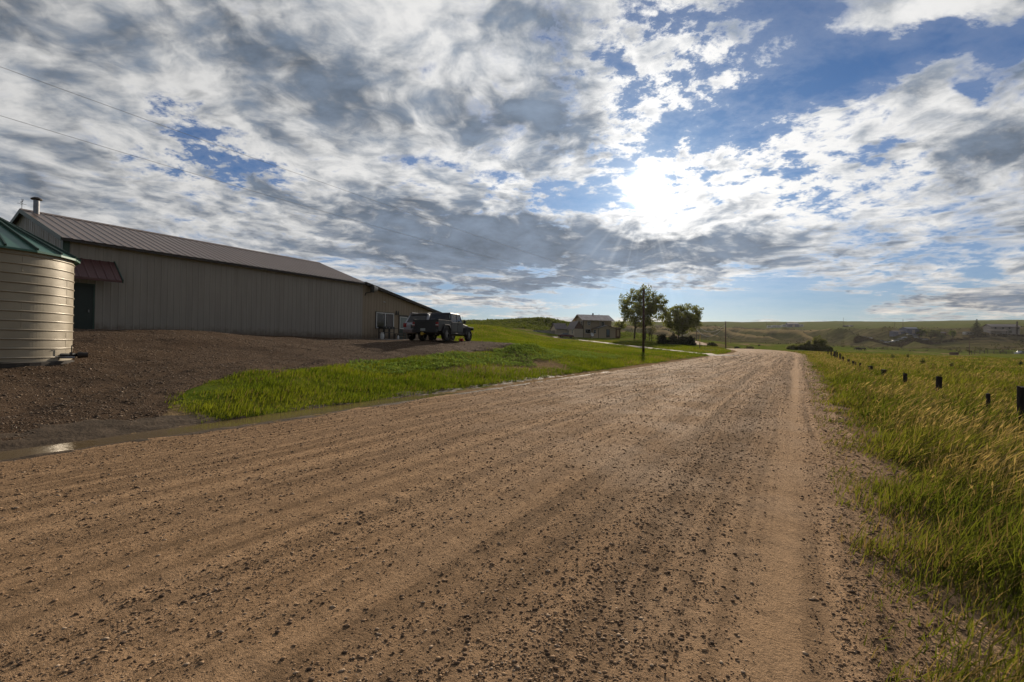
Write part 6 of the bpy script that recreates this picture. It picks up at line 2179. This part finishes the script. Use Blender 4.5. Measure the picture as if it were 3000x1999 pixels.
def build_grass():
    g = np.random.default_rng(5)
    # tall grass right of the road and over the pasture
    x, y, r = polar(400000, 1.25, 125, -20, 60, g)
    q = x - road_shift(y)
    rt = q - ROAD_R
    cl = fbm(x * 0.8, y * 0.8, 70, 3)
    edge = rt + 0.9 * fbm(x * 1.1, y * 1.1, 71, 3)
    keep = (rt > -0.25) & (g.random(len(x)) < .16 * sstep(edge, -.7, -.1) + .14 * sstep(edge, -.2, .2) + sstep(edge, 0.0, 0.85)) 
    x, y, r, rt, cl, edge = x[keep], y[keep], r[keep], rt[keep], cl[keep], edge[keep]
    ht = (0.09 + 0.33 * sstep(edge, 0.3, 1.7)) * (0.55 + 0.9 * g.random(len(x))) * (1 + 0.7 * cl)
    ht *= (1 + .06 * sstep(r, 4, 9)) * (1 - .48 * sstep(r, 18, 60))
    w = .0026 + .00055 * r * (0.6 + .8 * g.random(len(x)))
    lean = np.clip(.55 + .35 * g.normal(size=len(x)) + .5 * fbm(x * .5, y * .5, 73, 2), .0, 1.4)
    tint = 0.5 * g.random(len(x)) + .35 + .9 * fbm(x / 3.0, y / 3.0, 72, 3)
    dryk = g.random(len(x)) < 0.16 + .35 * fbm(x / 4, y / 4, 74, 3) + .12 * sstep(edge, 1.0, .2)
    for nm, k, mt, lb in (('tall_grass', ~dryk, 'tall_grass', 'tall green grass on the right verge and across the pasture'), ('dry_grass', dryk, 'dry_grass', 'dry straw coloured grass mixed through the right verge')):
        V, F, m, tip = blades(x[k], y[k], r[k], ht[k], w[k], lean[k], g, 3)
        np_mesh(nm, V, F, MAT[mt], smooth=False, attrs={'tint': rep_tint(tint[k], m)}, kind='stuff', label=lb)
    # ripe heads above the tall grass
    x, y, r = polar(105000, 2.2, 110, -15, 58, g, .45)
    rt = x - road_shift(y) - ROAD_R
    f = fbm(x / 2.5, y / 2.5, 75, 3) + .25 * np.exp(-((rt - 2.6) / 2.2) ** 2) * sstep(r, 3, 9)
    k = (rt > 0.75) & (g.random(len(x)) < sstep(f, -.12, .35)) & (r > 2.6 + 2 * g.random(len(x)))
    x, y, r, rt = x[k], y[k], r[k], rt[k]
    n = len(x)
    z = H(x, y)
    h = (.28 + .32 * g.random(n)) * sstep(rt, .3, 1.6) * (1 - .4 * sstep(r, 14, 60))
    bx, by = CR[0] * .42 * h + g.normal(0, .08, n), CR[1] * .42 * h + g.normal(0, .08, n)
    base = np.stack([x + bx * .55, y + by * .55, z + h * .82], -1)
    tip = np.stack([x + bx * 1.25, y + by * 1.25, z + h * 1.05], -1)
    root = np.stack([x, y, z], -1)
    yaw = g.random(n) * 2 * math.pi
    w = (.004 + .00042 * r) * (.6 + .8 * g.random(n))
    s = np.stack([np.cos(yaw) * w, np.sin(yaw) * w, w * 0], -1)
    c = (base + tip) / 2
    st = s * .22
    V = np.stack([base, c - s, tip, c + s, root - st, root + st, base + st, base - st], 1).reshape(-1, 3)
    o = (np.arange(n) * 8)[:, None]
    F = np.concatenate([o + np.array([[0, 1, 2, 3]]), o + np.array([[4, 5, 6, 7]])])
    np_mesh('seed_heads', V, F, MAT['seed'], smooth=False, attrs={'tint': np.repeat(g.random(n), 8)}, kind='stuff', label='golden ripe grass heads swaying above the right verge')
    # shorter grass of the verge and lawn on the left
    x, y, r = polar(640000, 7, 125, -52, 26, g)
    out = gravel_out(x, y) + .9 * fbm(x * 1.3, y * 1.3, 76, 3)
    q = x - road_shift(y)
    bald = np.exp(-((x + 12.3) / 1.5) ** 2 - ((y - 22) / 4.5) ** 2) + .9 * sstep(fbm(x / 6, y / 6, 77, 3), .18, .42) * sstep(y, 17, 24)
    k = (out > -.35 + .6 * g.random(len(x)) ** .7) & (q < ROAD_L - .95) & ~((y < 5.0 + .5 * fbm(x * 2, y * 0, 83, 2)) & (x > -11.5)) & (g.random(len(x)) < 1.05 - bald) & ~((x < -28.3) & (x > -40) & (y > 8) & (y < 36))
    x, y, r, out = x[k], y[k], r[k], out[k]
    n = len(x)
    ht = (.06 + .15 * g.random(n)) * (1 + .8 * fbm(x * .9, y * .9, 78, 3)) * (.45 + .55 * sstep(out, .05, .8)) * (1 + .5 * sstep(y, 40, 90))
    w = .0020 + .00042 * r * (.6 + .8 * g.random(n))
    tint = .55 * g.random(n) + .25 + 1.2 * fbm(x / 2.6, y / 2.6, 79, 3)
    dk = g.random(n) < .07 + .5 * fbm(x / 5, y / 5, 84, 3) * sstep(y, 12, 30)
    V, F, m, tip = blades(x[dk], y[dk], r[dk], ht[dk], w[dk], np.full(int(dk.sum()), .3), g, 2)
    np_mesh('straw_grass', V, F, MAT['dry_grass'], smooth=False, attrs={'tint': rep_tint(tint[dk], m)}, kind='stuff', label='dry straw blades mixed through the grass left of the road')
    x, y, r, ht, w, tint = x[~dk], y[~dk], r[~dk], ht[~dk], w[~dk], tint[~dk]
    n = len(x)
    V, F, m, tip = blades(x, y, r, ht, w, np.full(n, .25), g, 2)
    np_mesh('verge_grass', V, F, MAT['lawn_grass'], smooth=False, attrs={'tint': rep_tint(tint, m)}, kind='stuff', label='bright green grass on the bank between the gravel yard and the road')
    # broad leaved weeds along the top of the bank
    n = 26000
    x = g.uniform(-15.4, -10.6, n)
    y = g.uniform(6, 38, n)
    f = .9 * np.exp(-((x + 13.6) / 1.3) ** 2) * sstep(y, 9.5, 13) + .5 * fbm(x / 1.5, y / 1.5, 80, 3) + .2 * sstep(y, 26, 34)
    k = (gravel_out(x, y) > -.15) & (f > .42) 
    x, y = x[k], y[k]
    n = len(x)
    z = H(x, y) + .03 + .12 * g.random(n) * (.6 + fbm(x * 2, y * 2, 81, 2))
    V, F, t = leaf_cloud(np.stack([x, y, z], -1), .06, 3, .034, 82, .6)
    np_mesh('broadleaf_weeds', V, F, MAT['weed'], smooth=False, attrs={'tint': t}, kind='stuff', label='patch of low broad leaved weeds along the edge of the gravel yard')
build_grass()

def stones(name, x, y, size, dz, m, label, seed):
    g = np.random.default_rng(seed)
    n = len(x)
    z = H(x, y, name != 'road_gravel') + dz
    oct_ = np.array([(1, 0, 0), (0, 1, 0), (-1, 0, 0), (0, -1, 0), (0, 0, 1), (0, 0, -1), (.62, .62, .45), (-.62, .62, .4), (-.62, -.62, .45), (.62, -.62, .4)], float)
    tri = np.array([(0, 6, 4), (6, 1, 4), (1, 7, 4), (7, 2, 4), (2, 8, 4), (8, 3, 4), (3, 9, 4), (9, 0, 4), (0, 5, 6), (6, 5, 1), (1, 5, 7), (7, 5, 2), (2, 5, 8), (8, 5, 3), (3, 5, 9), (9, 5, 0)])
    V = oct_[None] * (0.75 + .5 * g.random((n, 10, 1)))
    sc = np.stack([.8 + .6 * g.random(n), .7 + .5 * g.random(n), .32 + .35 * g.random(n)], -1) * size[:, None]
    V = V * sc[:, None]
    a = g.random(n) * 2 * math.pi
    c, s = np.cos(a)[:, None], np.sin(a)[:, None]
    X = V[..., 0] * c - V[..., 1] * s + x[:, None]
    Y = V[..., 0] * s + V[..., 1] * c + y[:, None]
    Z = V[..., 2] + (z + size * .10)[:, None]
    V = np.stack([X, Y, Z], -1).reshape(-1, 3)
    F = (np.arange(n) * 10)[:, None, None] + tri[None]
    np_mesh(name, V, F.reshape(-1, 3), m, smooth=False, attrs={'tint': np.repeat(g.random(n), 10)}, kind='stuff', label=label)

def stone_mat(name, cols, spec=0.03):
    m, N, b, out = new_mat(name)
    t = N.n('ShaderNodeAttribute', attribute_name='tint').outputs['Fac']
    r = N.n('ShaderNodeValToRGB')
    r.color_ramp.interpolation = 'CONSTANT'
    el = r.color_ramp.elements
    for i, c in enumerate(cols):
        e = el[i] if i < 2 else el.new(i / len(cols))
        e.position = i / len(cols)
        e.color = (*c, 1)
    N.put(r.inputs[0], t)
    nz = N.noise(N.n('ShaderNodeNewGeometry').outputs['Position'], 90, 3)
    N.put(b.inputs['Base Color'], N.mix(1.0, r.outputs[0], N.mix(nz, (.7, .7, .7), (1.2, 1.2, 1.2)), 'MULTIPLY'))
    b.inputs['Roughness'].default_value = 0.85
    b.inputs['Specular IOR Level'].default_value = spec
    return m
MAT['road_stone'] = stone_mat('road_pebbles', [(.30, .20, .125), (.22, .145, .09), (.34, .23, .14), (.16, .11, .075), (.26, .175, .11), (.36, .27, .19), (.10, .07, .05)])
MAT['yard_stone'] = stone_mat('crushed_stone', [(.16, .108, .068), (.095, .064, .041), (.21, .145, .092), (.055, .037, .025), (.13, .088, .057), (.34, .255, .18), (.115, .075, .047)], 0.3)  # mixed stone tones; the lightest paints in the glints of wet stones

def build_stones():
    g = np.random.default_rng(77)
    def road_h(x, y):
        return .03
    x, y, r = polar(620000, 1.25, 95, -62, 46, g, .34)
    q = x - road_shift(y)
    rows = .62 + .9 * fbm(q * 2.3, y * .10, 90, 3) + .3 * np.exp(-((q - .38) / .3) ** 2) + .25 * np.exp(-((q + .9) / .25) ** 2) - .65 * np.exp(-((q + .05) / .16) ** 2)
    k = (q > ROAD_L - .1) & (q < ROAD_R + .5 + 1.3 * g.random(len(x)) ** 1.2) & (g.random(len(x)) < rows * (1 - .9 * sstep(r, 30, 90)))
    x, y, r, q = x[k], y[k], r[k], q[k]
    sz = (.0019 + .0030 * g.random(len(x)) ** 2 + .008 * g.random(len(x)) ** 14) * (1 + .10 * r)
    dz = .012 + road_relief(x, y, q, road_out(x, y))
    sz *= 1 + .5 * (q > ROAD_R) * g.random(len(x))
    stones('road_gravel', x, y, sz, dz, MAT['road_stone'], 'loose pebbles scattered over the dirt road', 91)
    x, y, r = polar(230000, 7, 48, -64, 8, g, .5)
    k = poly_sd(x, y, PAD) < .25 * g.random(len(x))
    k &= x > -28.5
    x, y, r = x[k], y[k], r[k]
    sz = (.006 + .010 * g.random(len(x)) ** 2 + .016 * g.random(len(x)) ** 16) * (1 + .022 * r)
    z_off = pad_relief(x, y, poly_sd(x, y, PAD)) - .003
    stones('yard_gravel', x, y, sz, z_off, MAT['yard_stone'], 'coarse crushed stone covering the yard in front of the barn', 92)
build_stones()

def build_scrub():
    g = np.random.default_rng(33)
    # sagebrush dotted over the hills and the knoll left of the house
    a = np.radians(g.uniform(-8, 50, 30000) - 30.5)
    r = g.uniform(330, 780, 30000)
    x, y = r * np.sin(a), r * np.cos(a)
    azd = np.degrees(a) + 30.5
    dens = sstep(fbm(x / 50, y / 50, 95, 3), -.25, .35) * np.where(azd > 26, .25, .8)
    k = g.random(len(x)) < dens * .55
    x, y, r = x[k], y[k], r[k]
    c = np.stack([x, y, H(x, y) + .35], -1)
    V, F, t = leaf_cloud(c, .8 + .7 * g.random(len(c)), 9, .55, 96, .55)
    np_mesh('sagebrush', V, F, MAT['sage'], smooth=False, attrs={'tint': t}, kind='stuff', label='sagebrush dotted over the far hills')
    cx, cy = pt(1600, 950, 198)[:2]
    n = 2600
    x, y = g.normal(cx, 17, n), g.normal(cy, 15, n)
    k = (np.abs(x - HO.x) > 0) & (line_d(x, y, [tuple(ground_at(1650, 140)[:2]), tuple(ground_at(1820, 150)[:2])]) > 24)
    x, y = x[k], y[k]
    c = np.stack([x, y, H(x, y) + .3], -1)
    V, F, t = leaf_cloud(c, .6 + .8 * g.random(len(c)), 24, .26, 97, .7)
    np_mesh('knoll_scrub', V, F, MAT['sage2'], smooth=False, attrs={'tint': t}, kind='stuff', label='rounded green scrub covering the knoll left of the farmhouse')
    # dark brush on the bluff below the parked cars
    a = np.radians(g.uniform(35.3, 50, 4000) - 30.5)
    r0 = 470 / np.cos(a + math.radians(30.5)) * 0 + 1
    zz = g.uniform(372, 396, 4000)
    fa = a + math.radians(30.5)
    r = zz / np.cos(fa)
    x, y = r * np.sin(a), r * np.cos(a)
    azd = np.degrees(fa)
    k = (azd < 41) & (g.random(4000) < .9 - .5 * sstep(azd, 39, 42))
    k &= zz < 388 + 4 * fbm(azd * .8, azd * 0, 98, 2)
    k |= (azd > 41) & (zz < 380) & (g.random(4000) < .25)
    x, y = x[k], y[k]
    c = np.stack([x, y, H(x, y) + .3], -1)
    V, F, t = leaf_cloud(c, .7 + .6 * g.random(len(c)), 14, .45, 99, .6)
    np_mesh('bluff_brush', V, F, MAT['scrub'], smooth=False, attrs={'tint': t}, kind='stuff', label='dark brush on the bluff beneath the row of parked cars')
MAT['sage2'] = leaf_mat('knoll_leaf', (0.045, 0.062, 0.018), (0.13, 0.15, 0.035), 0.35, .3)
build_scrub()

# tall thistles standing out of the pasture
TH = 'thistles standing in the pasture'
for (px, z, h, w, lb) in [(2616, 62, .7, .6, 'tallest dark thistle in the pasture, left of the others'), (2702, 45, .6, .5, 'pale thistle in the pasture right of the tallest one'), (2788, 40, .42, .3, 'small dark thistle in the pasture below the hay feeder'), (2990, 44, .6, .35, 'dark thistle in the pasture near the right edge'), (2660, 66, .5, .7, 'low spreading weed in the pasture right of the tallest thistle')]:
    shrub('thistle', lb, ground_at(px, z), w * .8, h + .25, 22, 16, .05, MAT['leaf_pale'], 200 + px, TH, 'thistle', clr=.12)

# ------------------------------------------------------------------ thin haze volume, added to lift the far land like lens glare
def build_haze():
    m = bpy.data.materials.new('thin_haze')
    m.use_nodes = True
    t = m.node_tree
    t.nodes.clear()
    N = NT(t)
    out = N.n('ShaderNodeOutputMaterial')
    v = N.n('ShaderNodeVolumePrincipled')
    v.inputs['Color'].default_value = (0.93, 0.93, 0.95, 1)
    v.inputs['Density'].default_value = 0.00006
    v.inputs['Anisotropy'].default_value = 0.35
    t.links.new(v.outputs[0], out.inputs['Volume'])
    zs = [min((o.matrix_world @ Vector(c)).z for c in o.bound_box) for o in COL.objects if o.type == 'MESH' and o.get('kind') == 'structure']
    zt = [max((o.matrix_world @ Vector(c)).z for c in o.bound_box) for o in COL.objects if o.type == 'MESH']
    MB().box(-1620, 1620, -1620, 1620, min(zs) - 1.0, max(zt) + 6).obj('haze', m, None, kind='stuff', label='thin haze added to lift the far valley')
bpy.context.view_layer.update()
build_haze()
